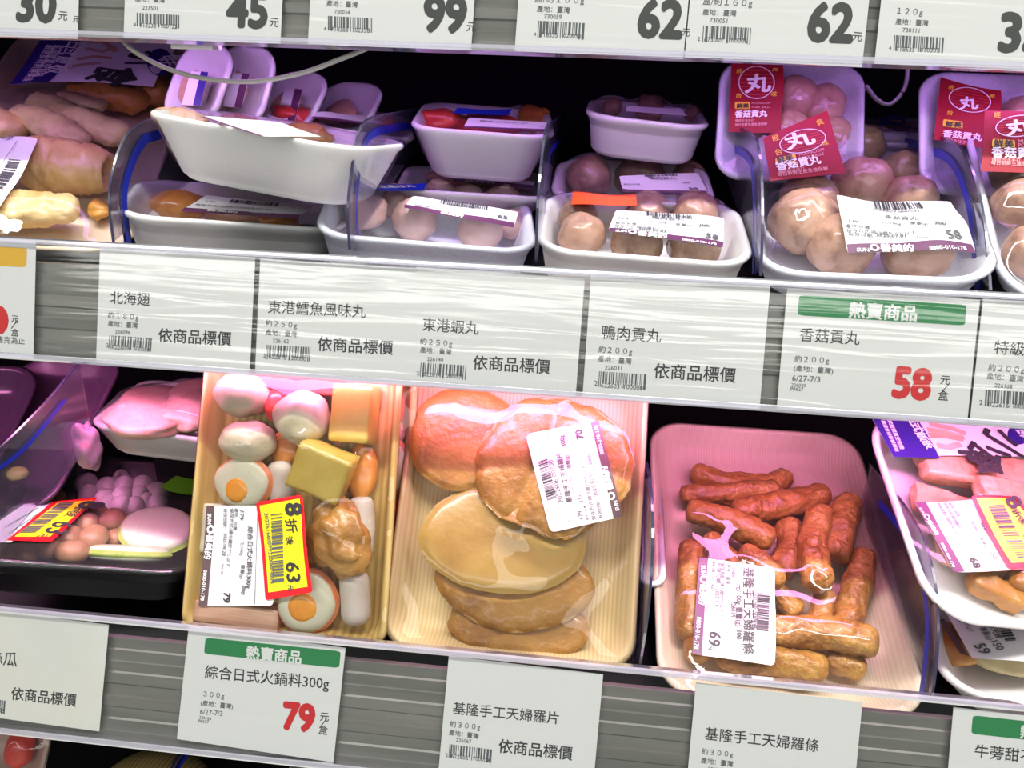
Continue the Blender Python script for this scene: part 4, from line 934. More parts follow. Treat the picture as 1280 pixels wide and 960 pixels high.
# ------------------------------------------------------------------ middle shelf
YA = RM.w(0, VMT)[1] + 0.012
G = None
def strip_label(p, q, band, txts, seed, bq=None, bandmat=None, name='price_label', white=None, mat=None):
    lb = p.sheet(q, mat or LABEL, p.root, name, rad=0.0015, nu=24, nv=12)
    if band: p.sheet(band, bandmat or PLUM, lb, 'plum_band', off=0.0002, nu=20, nv=4)
    if white: p.text(white, WHITEINK, lb, 'band_text', off=0.0005)
    if txts: p.text(txts, GREYINK, lb, 'small_print', off=0.0004)
    if bq: p.bars(bq, seed, lb, INK, n=56, off=0.0004, guards=False)
    return lb
MB = 'mushroom meatballs in the big front tray'
def standing(p, px, py, lean, spin=0.0, dz=0.004):
    """a stiff card that sticks up from the film at a picture point"""
    u, v = p.uv(px, py); w_ = np.array(p.Mx @ Vector(p.P(u, v, 0))) + np.array([0, -dz, 0]); t = math.radians(lean); s_ = math.radians(spin)
    ex = np.array([math.cos(s_), math.sin(s_), 0]); bk = np.cross(EZ, ex)
    sf = Plane(w_, ex, math.sin(t) * bk + math.cos(t) * EZ); sf.root = p.root; sf.pm = p.Mx; sf.mpp = lambda: 0.0006; return sf
def red_card(p, q, circ, big, am, title, small, gold, ring=True, nm='crimson_card', flat=None):
    if flat is not None:
        pk, p = p, flat; lb = p.sheet(q, CRIMSON, pk.root, nm, off=0.0, nu=14, nv=14, thick=0.0003); lb.matrix_local = pk.Mx.inverted() @ flat.M()
    else: lb = p.sheet(q, CRIMSON, p.root, nm, off=0.0005, nu=14, nv=14)
    cx, cy, a, b, rotd = circ; ca, sa = math.cos(math.radians(rotd)), math.sin(math.radians(rotd)); pts = []
    for k in range(37):
        t = 2 * math.pi * k / 36; x, y = a * math.cos(t), b * math.sin(t); pts.append((cx + x * ca - y * sa, cy + x * sa + y * ca))
    p.line(pts, 1.1, LABEL, lb, 'white_ring', off=0.0008)
    for k in range(-3, 4):
        yy = b * k / 4.0; xx = a * 0.94 * math.sqrt(1 - (k / 4.0) ** 2)
        p.line([(cx - xx * ca - yy * sa, cy - xx * sa + yy * ca), (cx - yy * sa, cy + yy * ca), (cx + xx * ca - yy * sa, cy + xx * sa + yy * ca)], 0.7, CRIMSONLINE, lb, 'red_line', off=0.0007)
    p.text([big], WHITEINK, lb, 'brush_lettering', off=0.0009)
    if am:
        ac = p.sheet(am[0], YELLOWINK, lb, 'amber_box', off=0.0008, rad=0.0008, nu=8, nv=4)
        p.text([am[1]], INK, lb, 'box_text', off=0.0010)
    p.text(title, WHITEINK, lb, 'card_title', off=0.0009)
    p.text(small, CRIMSONLINE if not ring else plain('pink_print', (0.75, 0.35, 0.35), 0.5), lb, 'small_print', off=0.0009)
    p.text(gold, YELLOWINK, lb, 'gold_print', off=0.0009)
    return lb

# --- big mushroom meatball tray
p = Pack('meatball_pack', 'large bluish white tray of mushroom meatballs with a crimson card and a price label', 'food pack', None,
         (941, 340), (1260, 353), (1176, 168), (950, 158), YA, 0.20, 20, 0.032, FOAMBLUE, r=.035, flare=.012)
def mball(cx, cy, rx, ry, z, seed, mat, lab, grp=MB, cat='meatball', kind='meatball', amp=.05, asp=1.15):
    r = p.rad(rx, cx, cy); V, F = blob(r, r * asp, r * 0.95, seed, amp + .01, fine=.045, ffreq=5, nu=44, nv=28)
    p.thing(kind, V, F, mat, p.ctr(cx, cy, z), lab, cat, grp)
mball(1073, 186, 32, 28, .024, 1, MEATBALLGREEN, 'olive meatball right of the crimson card at the back', asp=1.0)
mball(1128, 217, 29, 25, .024, 2, MEATBALLGREEN, 'olive meatball at the back right of the big tray', asp=1.0)
mball(1078, 232, 38, 24, .028, 3, MEATBALL, 'rosy meatball just above the barcode of the white label', asp=.9)
mball(1012, 250, 36, 30, .026, 4, MEATBALL, 'meatball under the lower edge of the crimson card', asp=.95)
mball(1005, 277, 43, 36, .032, 5, MEATBALL, 'biggest meatball, at the left wall of the big tray', asp=.95)
mball(1052, 308, 42, 32, .025, 6, MEATBALL, 'pink meatball at the front below the left end of the white label', asp=.9)
mball(1148, 312, 44, 30, .023, 7, MEATBALL, 'meatball at the front under the plum band of the white label', asp=.85)
mball(1138, 250, 34, 24, .024, 8, MEATBALL, 'meatball whose pink top shows above the right half of the label', asp=.9)
p.wrap()
red_card(p, [(954, 172), (1034, 138), (1057, 216), (963, 226)], (1003, 177, 29, 14, -12), ('丸', 984, 187, 1019, 178, dict(bold=.03, h=17)),
         ([(969, 198), (994, 193), (995, 202), (969, 206)], ('鮮美', 972, 205, 992, 201, dict(bold=.02))), [('香菇貢丸', 971, 213, 1026, 204, dict(bold=.03))],
         [('傳統古法手打', 972, 218, 1006, 213), ('每日新鮮生產急速保鮮', 972, 221, 1035, 213), ('MUSHROOM', 999, 196, 1030, 189), ('PORK BALLS', 999, 201, 1030, 194)],
         [('典', 1022, 158, 1030, 155), ('經', 966, 177, 974, 175), ('台', 970, 195, 978, 193), ('味', 1029, 183, 1036, 181)], flat=standing(p, 1008, 222, 38))
lb = strip_label(p, [(1045, 245), (1188, 253), (1220, 318), (1059, 318)], [(1058, 307), (1214, 307), (1220, 318), (1060, 318)],
    [('2022603 000582', 1090, 264, 1150, 267), ('香菇貢丸', 1105, 274, 1147, 277), ('元/100g', 1102, 281, 1126, 283), ('重量(g)', 1137, 282, 1160, 283), ('200', 1168, 282, 1182, 284, dict(bold=.03)), ('179', 1061, 280, 1072, 281), ('產地:台灣', 1057, 286, 1087, 288), ('保存方式:請冷藏於7℃以下', 1058, 292, 1145, 294), ('有效日期:', 1060, 297, 1092, 299), ('2025.07.01', 1095, 297, 1132, 299, dict(bold=.03)), ('226030', 1144, 300, 1163, 301), ('58', 1186, 300, 1203, 301, dict(bold=.03))],
    41, [(1091, 252), (1151, 256), (1094, 263)], white=[('SUN', 1071, 317, 1086, 317, dict(bold=.02)), ('善美的', 1101, 316, 1142, 316, dict(bold=.03)), ('0800-010-178', 1162, 315, 1208, 315), ('O', 1088, 316, 1099, 316, dict(bold=.05))])
p.line([(1056, 263), (1195, 270)], 0.7, GREYINK, lb)

# --- duck meatball tray
def duck(lab, FL, FR, BR, BL, Y0, tau=14, l=.11, mat=None):
    return Pack('meatball_pack', lab, 'food pack', 'duck meatball packs', FL, FR, BR, BL, Y0, l, tau, 0.036, mat or FOAM, r=.03, flare=.010)
p = duck('front white tray of duck meatballs with a torn orange card and a 58 label', (666, 311), (947, 333), (920, 254), (686, 237), YA)
DB = 'duck meatballs in the front tray'
mball(722, 274, 27, 22, .026, 11, DUCKBALL, 'browner duck meatball at the upper left, below the orange card', DB)
mball(728, 295, 32, 20, .024, 12, MEATBALL, 'pink duck meatball at the lower left of the front tray', DB, asp=.9)
mball(808, 266, 30, 20, .024, 13, MEATBALL, 'duck meatball showing above the middle of the label', DB)
mball(868, 270, 32, 22, .026, 14, MEATBALL, 'duck meatball showing above the right end of the label', DB)
mball(795, 304, 34, 18, .022, 15, DUCKBALL, 'dark duck meatball under the left end of the plum band', DB)
mball(866, 306, 36, 18, .022, 16, DUCKBALL, 'dark duck meatball under the right end of the plum band', DB)
p.wrap()
p.sheet([(716, 243), (794, 246), (796, 260), (714, 259)], ORANGEPRINT, p.root, 'orange_card', off=0.0008, nu=12, nv=6)
strip_label(p, [(770, 264), (905, 274), (903, 311), (760, 290)], [(762, 286), (904, 304), (903, 311), (760, 290)],
    [('2022603 100584', 812, 270, 862, 274), ('鴨肉貢丸', 815, 275, 855, 278), ('元/100g', 812, 280, 833, 281), ('重量(g)', 844, 283, 865, 285), ('200', 873, 285, 887, 286, dict(bold=.03)), ('179', 773, 276, 785, 277), ('產地:台灣', 769, 281, 795, 283), ('保存方式:請冷藏於7℃以下', 768, 285, 845, 291), ('有效日期:', 767, 288, 792, 290), ('2025.07.03', 798, 289, 832, 293, dict(bold=.03)), ('58', 882, 299, 897, 302, dict(bold=.03))],
    42, [(808, 266), (866, 271), (808, 271)], white=[('SUN', 769, 292, 783, 293, dict(bold=.02)), ('善美的', 797, 296, 833, 300, dict(bold=.03)), ('0800-010-178', 852, 303, 895, 309), ('O', 785, 294, 795, 295, dict(bold=.05))])
p = duck('second duck meatball tray in the row, dim and brown behind the front one', (686, 246), (898, 258), (880, 205), (700, 197), YA + .10, tau=12)
mball(736, 222, 30, 22, .026, 17, DUCKBALL, 'dim brown meatball at the left of the second duck tray', None)
mball(800, 220, 36, 22, .022, 18, DUCKBALL, 'dim meatball behind the label of the second duck tray', None)
mball(860, 225, 26, 18, .022, 19, DUCKBALL, 'dim meatball at the right of the second duck tray', None)
p.wrap()
strip_label(p, [(774, 221), (873, 217), (886, 244), (778, 237)], [(777, 238), (883, 240), (884, 244), (778, 241)],
    [('鴨肉貢丸', 812, 226, 846, 226), ('200', 853, 231, 863, 231), ('58', 862, 239, 873, 239, dict(bold=.03)), ('產地:台灣', 780, 233, 800, 233)], 43, [(805, 220), (846, 219), (806, 223)])
p = duck('violet lit white tray on top at the back, seen from its side', (731, 142), (890, 160), (870, 135), (745, 122), YA + .15, tau=-1, l=.10)
mball(765, 134, 13, 12, .034, 20, DUCKBALL, 'meatball bulging over the left rim of the rear top tray', None)
mball(866, 142, 11, 10, .034, 21, DUCKBALL, 'meatball at the right rim of the rear top tray', None)
mball(812, 138, 20, 12, .030, 22, MEATBALL, 'meatball under the crumpled label of the rear top tray', None)
p.wrap()
strip_label(p, [(784, 133), (850, 136), (860, 146), (782, 140)], None, None, 44)

# --- fish ball tray
p = Pack('fish_ball_pack', 'white tray of pinkish fish balls with a blue card and a crumpled label', 'food pack', None,
         (389, 292), (674, 316), (654, 246), (420, 226), YA, 0.10, 14, 0.038, FOAMBLUE, r=.028, flare=.011)
FBG = 'fish balls in the front tray'
def fball(cx, cy, rx, z, seed, lab, asp=1.0, grp=FBG): mball(cx, cy, rx, rx, z, seed, FISHBALL, lab, grp, 'fish ball', 'fish ball'.replace(' ', '_'), .035, asp)
fball(457, 262, 28, .026, 31, 'pinkest fish ball at the left end of the tray')
fball(493, 252, 24, .024, 32, 'fish ball behind the pinkest one, below the blue card')
fball(518, 275, 30, .024, 33, 'fish ball at the front, left end of the label')
fball(548, 246, 24, .026, 34, 'fish ball right of the blue card at the back')
fball(585, 252, 24, .024, 35, 'fish ball behind the middle of the label')
fball(628, 254, 26, .026, 36, 'fish ball at the back right corner of the tray')
fball(600, 288, 29, .023, 37, 'fish ball at the front under the label')
fball(640, 280, 22, .022, 38, 'fish ball at the right wall under the label end')
p.wrap()
lb = p.sheet([(458, 232), (532, 232), (530, 241), (453, 241)], BLUE, p.root, 'blue_card', off=0.0008, nu=12, nv=4)
p.text([('鱈魚風味丸', 462, 239, 520, 238, dict(bold=.02))], WHITEINK, lb, 'card_title', off=0.0012)
strip_label(p, [(516, 246), (648, 266), (642, 286), (505, 261)], [(506, 257), (643, 280), (642, 286), (505, 261)],
    [('東港鱈魚丸', 558, 257, 600, 262), ('有效日期: 2025.07.02', 518, 259, 560, 265), ('65', 622, 274, 634, 276, dict(bold=.03))], 45, [(552, 250), (612, 259), (550, 256)], white=[('善美的', 550, 269, 578, 274, dict(bold=.03))])
# --- tray of red food on a tray behind it
p = Pack('surimi_pack', 'beige tray with a label, under the tray of red pieces', 'food pack', None,
         (492, 236), (694, 248), (680, 216), (508, 206), YA + .10, 0.11, 6, 0.022, FOAM, r=.02)
ball('surimi_piece', 600, 225, 70, 24, .010, .016, 71, PINKROLL, 'brownish surimi layer in the beige tray', 'surimi', grp=None)
p.wrap()
strip_label(p, [(570, 221), (668, 228), (667, 238), (566, 226)], [(567, 225), (667, 233), (667, 238), (566, 228)], None, 46, white=[('善美的', 580, 229, 618, 232, dict(bold=.03))])
p = Pack('surimi_pack', 'white tray of deep red pieces with blue and white labels, stacked up high', 'food pack', None,
         (510, 158), (694, 172), (684, 136), (532, 128), YA + .10, 0.12, 8, 0.044, FOAM, r=.025, flare=.018)
ball('surimi_piece', 553, 152, 34, 26, .012, .036, 72, REDFOOD, 'deep red surimi piece at the left of the upper tray', 'surimi', grp=None, amp=.12)
ball('surimi_piece', 610, 156, 50, 28, .010, .034, 73, REDFOOD, 'deep red surimi piece under the white label', 'surimi', grp=None, amp=.12)
ball('surimi_piece', 668, 150, 24, 26, .012, .036, 74, ORANGEFOOD, 'orange red surimi piece at the right of the upper tray', 'surimi', grp=None, amp=.12)
p.wrap()
p.sheet([(572, 138), (640, 139), (636, 147), (566, 145)], BLUE, p.root, 'blue_card', off=0.0008, nu=10, nv=4)
strip_label(p, [(586, 148), (684, 154), (682, 166), (579, 160)], [(579, 159), (682, 163), (682, 166), (579, 161)], [('鮮味 2025.07.02', 600, 154, 660, 157), ('65', 672, 160, 680, 161)], 47)

# --- the two trays at the left centre
p = Pack('surimi_pack', 'shallow white front tray of orange pieces below the big tilted tray', 'food pack', None,
         (139, 268), (436, 288), (420, 238), (172, 226), YA, 0.13, 13, 0.036, FOAM, r=.03, flare=.012)
ball('surimi_piece', 225, 257, 36, 34, .011, .026, 75, ORANGEFOOD, 'orange surimi lump at the left of the shallow tray', 'surimi', grp=None, amp=.1, fine=.04)
ball('surimi_piece', 350, 275, 26, 20, .009, .024, 76, ORANGEFOOD, 'glossy orange surimi bit right of the label plum band', 'surimi', grp=None, amp=.1)
ball('surimi_piece', 300, 265, 60, 30, .010, .020, 77, PINKROLL, 'brown surimi under the label of the shallow tray', 'surimi', grp=None, amp=.1)
p.wrap()
strip_label(p, [(258, 245), (392, 258), (374, 271), (230, 262)], [(231, 261), (376, 270), (372, 275), (226, 266)],
    [('179', 258, 254, 268, 255), ('產地:台灣 保存方式', 244, 258, 300, 262), ('2025.07.04', 300, 262, 340, 265)], 48, [(290, 251), (350, 256), (286, 255)], white=[('善美的', 258, 266, 296, 269, dict(bold=.03)), ('0800-010', 312, 268, 338, 270)])
p = Pack('surimi_pack', 'big deep white tray stacked askew, its smooth underside facing out', 'food pack', None,
         (161, 136), (444, 186), None, None, YA + .015, 0.12, -3, 0.046, FOAM, s0=-8, r=.035, flare=.020)
ball('surimi_piece', 225, 148, 40, 30, .008, .040, 78, PINKROLL, 'reddish surimi slice at the left of the big tilted tray', 'surimi', grp=None)
ball('surimi_piece', 385, 167, 36, 30, .008, .040, 79, SKINGOLD, 'golden brown surimi piece at the right of the big tilted tray', 'surimi', grp=None, amp=.12)
ball('surimi_piece', 300, 155, 50, 30, .008, .038, 80, PINKROLL, 'dark red surimi slice under the label of the big tilted tray', 'surimi', grp=None)
p.wrap()
strip_label(p, [(255, 146), (345, 152), (402, 172), (330, 172)], [(256, 148), (330, 172), (324, 172), (248, 147)], [('有效日期: 2025.07.04', 290, 156, 350, 165)], 49)
p = Pack('surimi_pack', 'violet lit tray with orange red food, between the big tilted tray and the divider', 'food pack', None,
         (326, 146), (520, 176), (505, 140), (345, 124), YA + .13, 0.12, 6, 0.034, FOAM, r=.025, flare=.02)
ball('surimi_piece', 370, 146, 30, 22, .010, .032, 81, REDFOOD, 'orange red surimi strip in the violet lit tray', 'surimi', grp=None, amp=.12)
ball('surimi_piece', 440, 156, 50, 24, .008, .028, 82, PINKROLL, 'dark surimi under the label of the violet lit tray', 'surimi', grp=None, amp=.1)
p.wrap()
strip_label(p, [(396, 141), (455, 145), (486, 158), (390, 149)], [(392, 147), (486, 157), (482, 160), (388, 149)], None, 50)

# --- tofu skin roll tray at the left end
p = Pack('tofu_roll_pack', 'beige tray of rolled tofu skins with violet and white paper band, far left', 'food pack', None,
         (-165, 300), (163, 316), (246, 50), (38, 40), YA, 0.25, 28, 0.030, BEIGEFOAM, r=.035, flare=.014)
G3 = 'tofu skin rolls in the left tray'
def opentube(path, r, seed, th=.28, amp=.08, nr=40, ns=30, flat=1.0):
    """rolled sheet, hollow at its last end"""
    V1, F1 = tube(path, r, seed, amp * 1.3, .07, nr=nr, ns=ns, flat=flat); V1 = V1.reshape(nr + 1, ns, 3); P_ = np.array(path)
    d = _n(P_[-1] - P_[-2]); end = V1[int(nr * .90)]; c = end.mean(axis=0); rings = [V1[j] for j in range(int(nr * .90) + 1)]
    rings.append(c + (end - c) * 0.97 + d * r * .12); rings.append(c + (end - c) * (1 - th) + d * r * .10); rings.append(c + (end - c) * (1 - th * 1.35) - d * r * .5); rings.append(c + (end - c) * (1 - th * 1.8) - d * r * 2.0)
    V = np.concatenate(rings); n = len(rings); F = [(j * ns + i, j * ns + (i + 1) % ns, (j + 1) * ns + (i + 1) % ns, (j + 1) * ns + i) for j in range(n - 1) for i in range(ns)]
    F.append(tuple(range(ns))[::-1]); F.append(tuple((n - 1) * ns + i for i in range(ns))); return V, F
def roll(pts, rpx, z, seed, mat, lab, hollow=False, flat=.66):
    r = p.rad(rpx, *pts[len(pts) // 2]); path = [p.ctr(x, y, z) for x, y in pts]; c = np.mean(path, axis=0); path = [q - c for q in path]
    V, F = opentube(path, r, seed, flat=flat) if hollow else tube(path, [r * .8, r * 1.05, r * .85], seed, .16, .09, nr=44, ns=30, flat=flat)
    p.thing('tofu_skin_roll', V, F, mat, c, lab, 'tofu roll', G3)
roll([(172, 100), (190, 112), (205, 125)], 26, .020, 1, SKINGOLD, 'orange tofu roll at the back right corner of the beige tray')
roll([(85, 108), (130, 118), (185, 128)], 22, .024, 2, SKINGOLD, 'golden tofu roll directly below the paper band')
roll([(72, 120), (100, 127), (132, 134)], 12, .030, 3, SKINPALE, 'thin pale tofu roll lying on the golden one')
roll([(42, 124), (95, 148), (158, 172)], 21, .030, 4, SKINPALE, 'long pale tofu roll running down to the divider')
roll([(20, 140), (60, 158), (108, 180)], 22, .034, 5, SKINPALE, 'pale yellowish tofu roll left of the long pale one')
roll([(-40, 150), (0, 155), (30, 165)], 26, .030, 6, SKIN, 'pinkish tofu roll at the left edge, above the white label')
roll([(20, 200), (80, 208), (140, 216)], 38, .030, 7, SKIN, 'thickest tofu roll, its folded end against the divider', True, .75)
roll([(110, 262), (122, 262), (140, 262)], 18, .014, 8, SKINGOLD, 'small golden tofu piece between the two big rolls and the tray edge')
roll([(-60, 262), (20, 262), (100, 260)], 29, .030, 9, SKIN, 'glossy front tofu roll with a hollow end')
p.wrap()
p.hollow = True
lb = p.sheet([(50, 52), (222, 56), (192, 110), (12, 107)], LABEL, p.root, 'paper_band', off=0.0001, nu=30, nv=14)
p.sheet([(50, 52), (103, 51), (62, 104), (12, 107)], VIOLET, lb, 'violet_field', off=0.0003, nu=10, nv=12)
a = [(200 + 16 * math.cos(2 * math.pi * k / 28), 79 - 17 * math.sin(2 * math.pi * k / 28)) for k in range(28)]; p.poly(a, VIOLET, lb, 'violet_disc', off=0.0003)
for j, pts in enumerate([[(108, 62), (128, 66), (145, 60)], [(96, 76), (118, 72), (140, 74)], [(84, 86), (104, 82), (126, 80)], [(112, 54), (130, 54), (146, 66)]]): p.line(pts, 9, (PALEMEAT, PINKROLL)[j % 2], lb, 'printed_strip', off=0.0003 + j * 1e-5)
p.text([('小', 178, 64, 150, 80, dict(bold=.03)), ('食', 132, 84, 108, 104, dict(bold=.03))], INK, lb, 'brush_lettering', off=0.0005)
p.text([('日', 88, 54, 82, 61), ('式', 84, 62, 76, 70, dict(bold=.02)), ('飯', 76, 72, 68, 81, dict(bold=.02)), ('板', 66, 83, 58, 94, dict(bold=.02)), ('嚴選食材新鮮美味', 60, 58, 28, 104), ('家庭號真空包裝', 70, 58, 42, 98), ('鮮', 196, 72, 206, 84)], WHITEINK, lb, 'white_lettering', off=0.0006)
lb = p.sheet([(-60, 171), (49, 176), (0, 264), (-110, 262)], LABEL, p.root, 'price_label', off=0.0006, rad=.003, nu=20, nv=14)
p.bars([(27, 203), (4, 240), (12, 202)], 51, lb, INK, n=50, off=0.0010, guards=False)
p.line([(22, 180), (-30, 260)], .8, GREYINK, lb, off=0.0010)
p.text([('179', 2, 177, 10, 180)], GREYINK, lb, 'small_print', off=0.0010)

# --- trays standing on edge behind, left
for i, (FL, FR, BR, BL, dy, lab) in enumerate([
        ((196, 150), (262, 160), (285, 62), (236, 54), .12, 'leftmost pink lit tray standing on edge behind the tofu rolls'),
        ((250, 152), (322, 162), (334, 64), (284, 58), .14, 'second pink tray standing on edge, its label facing sideways'),
        ((312, 158), (382, 166), (402, 98), (352, 90), .16, 'third pink tray standing on edge, under the thin pale cable'),
        ((378, 160), (455, 166), (472, 112), (410, 104), .19, 'rearmost violet tray standing on edge, beside the dark gap')]):
    p = Pack('upright_tray', lab, 'food pack', 'trays standing on edge at the back', FL, FR, BR, BL, YA + dy, 0.13, 62, 0.018, FOAM, s0=-25, r=.022)
    ball('meat_slice', (FL[0] + BR[0]) / 2, (FL[1] + BR[1]) / 2 + 6, 20, 24, .006, .012, 90 + i, PINKROLL, 'dim pink meat slice inside tray %s from the left on edge' % ('one', 'two', 'three', 'four')[i], 'meat', grp=None, amp=.1)
    p.wrap()
    if i < 3:
        cx, cy = (FL[0] + BR[0]) / 2 + 4, (FL[1] + BR[1]) / 2 + 8
        lb = p.sheet([(cx - 4, cy - 24), (cx + 18, cy - 22), (cx + 8, cy + 20), (cx - 16, cy + 18)], LABEL, p.root, 'price_label', off=.0004, nu=8, nv=8)
        p.sheet([(cx + 9, cy - 23), (cx + 18, cy - 22), (cx + 8, cy + 20), (cx - 1, cy + 19)], PLUM if i else VIOLET, lb, 'plum_band', off=0.0008, nu=3, nv=8)

# --- right rear packs
p = Pack('meatball_pack', 'violet white tray of meatballs standing upright behind, with a crimson card', 'food pack', None,
         (893, 222), (1080, 232), (1080, 79), (905, 76), YA + .13, 0.13, 68, 0.020, FOAMBLUE, r=.022)
RG = 'meatballs in the upright rear tray'
mball(993, 122, 28, 28, .016, 51, MEATBALL, 'round pink meatball beside the crimson card of the upright tray', RG, asp=1)
mball(1030, 132, 26, 28, .015, 52, MEATBALL, 'pink meatball at the right of the upright tray', RG, asp=1.1)
mball(985, 160, 26, 24, .013, 53, MEATBALL, 'pink meatball at the bottom of the upright tray, left', RG, asp=1)
mball(1040, 165, 22, 22, .012, 54, MEATBALL, 'pink meatball at the bottom of the upright tray, right', RG, asp=1)
mball(940, 150, 24, 24, .010, 55, MEATBALL, 'meatball hidden behind the crimson card of the upright tray', RG, asp=1)
p.wrap()
red_card(p, [(914, 80), (978, 80), (975, 168), (910, 166)], (945, 105, 22, 20, 0), ('丸', 931, 116, 962, 114, dict(bold=.03)),
         ([(918, 129), (937, 129), (937, 138), (918, 138)], ('鮮美', 920, 137, 935, 137, dict(bold=.02))), [('香菇貢丸', 918, 148, 958, 147, dict(bold=.03))],
         [('傳統古法手打', 918, 154, 942, 154), ('每日新鮮生產急速保鮮', 918, 159, 958, 158), ('MUSHROOM', 939, 132, 962, 132), ('PORK BALLS', 939, 137, 962, 137)],
         [('經', 920, 93, 927, 93), ('典', 964, 91, 971, 91), ('台', 919, 124, 926, 124), ('味', 963, 122, 970, 122)])
p = Pack('meatball_pack', 'second upright violet tray with a crimson card, near the upper right corner', 'food pack', None,
         (1150, 240), (1345, 252), (1330, 98), (1157, 86), YA + .10, 0.13, 55, 0.020, FOAMBLUE, r=.022)
mball(1275, 150, 28, 28, .014, 56, MEATBALL, 'pink meatball in the upright tray near the upper right corner', None, asp=1)
p.wrap()
red_card(p, [(1175, 98), (1250, 115), (1244, 190), (1166, 176)], (1211, 127, 26, 15, 10), ('丸', 1198, 138, 1221, 137, dict(bold=.03)),
         ([(1178, 151), (1202, 154), (1202, 163), (1177, 160)], ('鮮美', 1180, 160, 1200, 162, dict(bold=.02))), [('香菇貢丸', 1177, 172, 1225, 178, dict(bold=.03))],
         [('傳統古法手打', 1178, 178, 1212, 183)], [('經', 1184, 113, 1191, 114), ('典', 1234, 124, 1241, 125), ('台', 1182, 145, 1189, 146)])
p = Pack('meatball_pack', 'front tray of mushroom meatballs cut by the right edge of the picture', 'food pack', None,
         (1255, 375), (1540, 390), (1440, 150), (1203, 134), YA, 0.20, 26, 0.032, FOAMBLUE, r=.035, flare=.016)
mball(1275, 255, 34, 28, .028, 57, MEATBALL, 'round meatball touching the right edge, above its neighbour', None, asp=.95)
mball(1288, 315, 34, 30, .026, 58, MEATBALL, 'lowest meatball touching the right edge of the picture', None, asp=.95)
mball(1262, 215, 24, 20, .022, 59, MEATBALLGREEN, 'olive meatball under the crimson card at the right edge', None, asp=.95)
p.wrap()
red_card(p, [(1231, 138), (1340, 140), (1345, 218), (1227, 214)], (1273, 158, 29, 13, -6), ('丸', 1258, 169, 1292, 165, dict(bold=.03, h=17)),
         ([(1240, 174), (1268, 176), (1268, 186), (1239, 184)], ('鮮美', 1242, 184, 1266, 185, dict(bold=.02))), [('香菇貢丸', 1239, 196, 1302, 198, dict(bold=.03))],
         [('傳統古法手打', 1239, 202, 1275, 203), ('每日新鮮生產急速保鮮', 1238, 206, 1302, 208), ('MUSHROOM', 1272, 179, 1310, 181), ('PORK BALLS', 1272, 184, 1310, 186)], [('經', 1242, 147, 1250, 147)], flat=standing(p, 1275, 214, 30))
p = Pack('meat_pack', 'small violet wrapped pack in the dark between the two upright trays', 'food pack', None,
         (1082, 176), (1180, 182), (1165, 150), (1092, 144), YA + .20, 0.11, 8, 0.018, FOAMBLUE, r=.02)
ball('meat_piece', 1130, 164, 40, 30, .008, .014, 95, PALEMEAT, 'pale meat in the small violet pack at the back', 'meat', grp=None)
p.wrap()
lb = p.sheet([(1108, 146), (1136, 148), (1128, 160), (1098, 158)], VIOLET, p.root, 'violet_card', off=0.0006, nu=6, nv=4)
p.text([('特級', 1112, 155, 1126, 156, dict(bold=.02))], YELLOWINK, lb, 'card_title', off=0.0012)

# ------------------------------------------------------------------ dividers
def divider(ybase, px0, outline, stripe, lab, thick=0.0016, wst=8):
    """clear upright panel across the shelf; outline in picture points on its plane x = const"""
    x0 = px0
    n = (1.0, 0, 0); P3 = [hit(a, b, (x0, 0, 0), n) for a, b in outline]
    base = P3[0]; root = empty('shelf_divider', Matrix.Translation(Vector(base)), lab, 'divider', 'clear shelf dividers')
    loc = [q - base for q in P3]; k = len(loc)
    back = np.array([0, loc[-1][1], loc[0][2] + (loc[-1][1] - loc[0][1]) * math.tan(math.radians(12))]); poly = loc + [back]
    V = [(-thick / 2, q[1], q[2]) for q in poly] + [(thick / 2, q[1], q[2]) for q in poly]; m = len(poly)
    mesh('panel', V, [tuple(range(m)), tuple(range(m, 2 * m))[::-1]], PANEL, root)
    def smooth(pts):
        out = []
        for i in range(len(pts) - 1):
            a = pts[max(i - 1, 0)]; b = pts[i]; c = pts[i + 1]; d = pts[min(i + 2, len(pts) - 1)]
            for s in range(6):
                t = s / 6; out.append(0.5 * ((2 * b) + (-a + c) * t + (2 * a - 5 * b + 4 * c - d) * t * t + (-a + 3 * b - 3 * c + d) * t ** 3))
        return out + [pts[-1]]
    E = smooth(loc); V, F = [], []
    for i, q in enumerate(E):
        t = _n(E[min(i + 1, len(E) - 1)] - E[max(i - 1, 0)]); nn = np.array([0, -t[2], t[1]])
        for sx, sn in ((-1, -1), (1, -1), (1, 1), (-1, 1)): V.append((sx * 0.0009, *(q + nn * sn * 0.0006)[1:]))
        if i:
            b = 4 * (i - 1)
            for j in range(4): F.append((b + j, b + (j + 1) % 4, b + 4 + (j + 1) % 4, b + 4 + j))
    mesh('panel_edge', V, F, PANELEDGE, root)
    S = smooth([hit(a, b, (x0, 0, 0), n) - base for a, b in stripe]); V, F = [], []
    for i, q in enumerate(S):
        t = _n(S[min(i + 1, len(S) - 1)] - S[max(i - 1, 0)]); nn = np.array([0, -t[2], t[1]]) * wst * 0.00055 / 2
        for sx in (-1, 1):
            for sn in (-1, 1): V.append((sx * thick * .62, *(q + nn * sn)[1:]))
        if i:
            b = 4 * (i - 1); F += [(b, b + 1, b + 5, b + 4), (b + 2, b + 6, b + 7, b + 3)]
    mesh('blue_stripe', V, F, STRIPE, root)
def xon(px, py, Y): return hit(px, py, (0, Y, 0), EY)[0]
divider(0, xon(142, 300, YA - .004), [(142, 303), (137, 255), (140, 220), (152, 180), (172, 158), (215, 142), (330, 126)], [(160, 303), (154, 250), (160, 215), (176, 180), (200, 168), (320, 140)], 'clear divider curving in front of the tofu roll tray', wst=13)
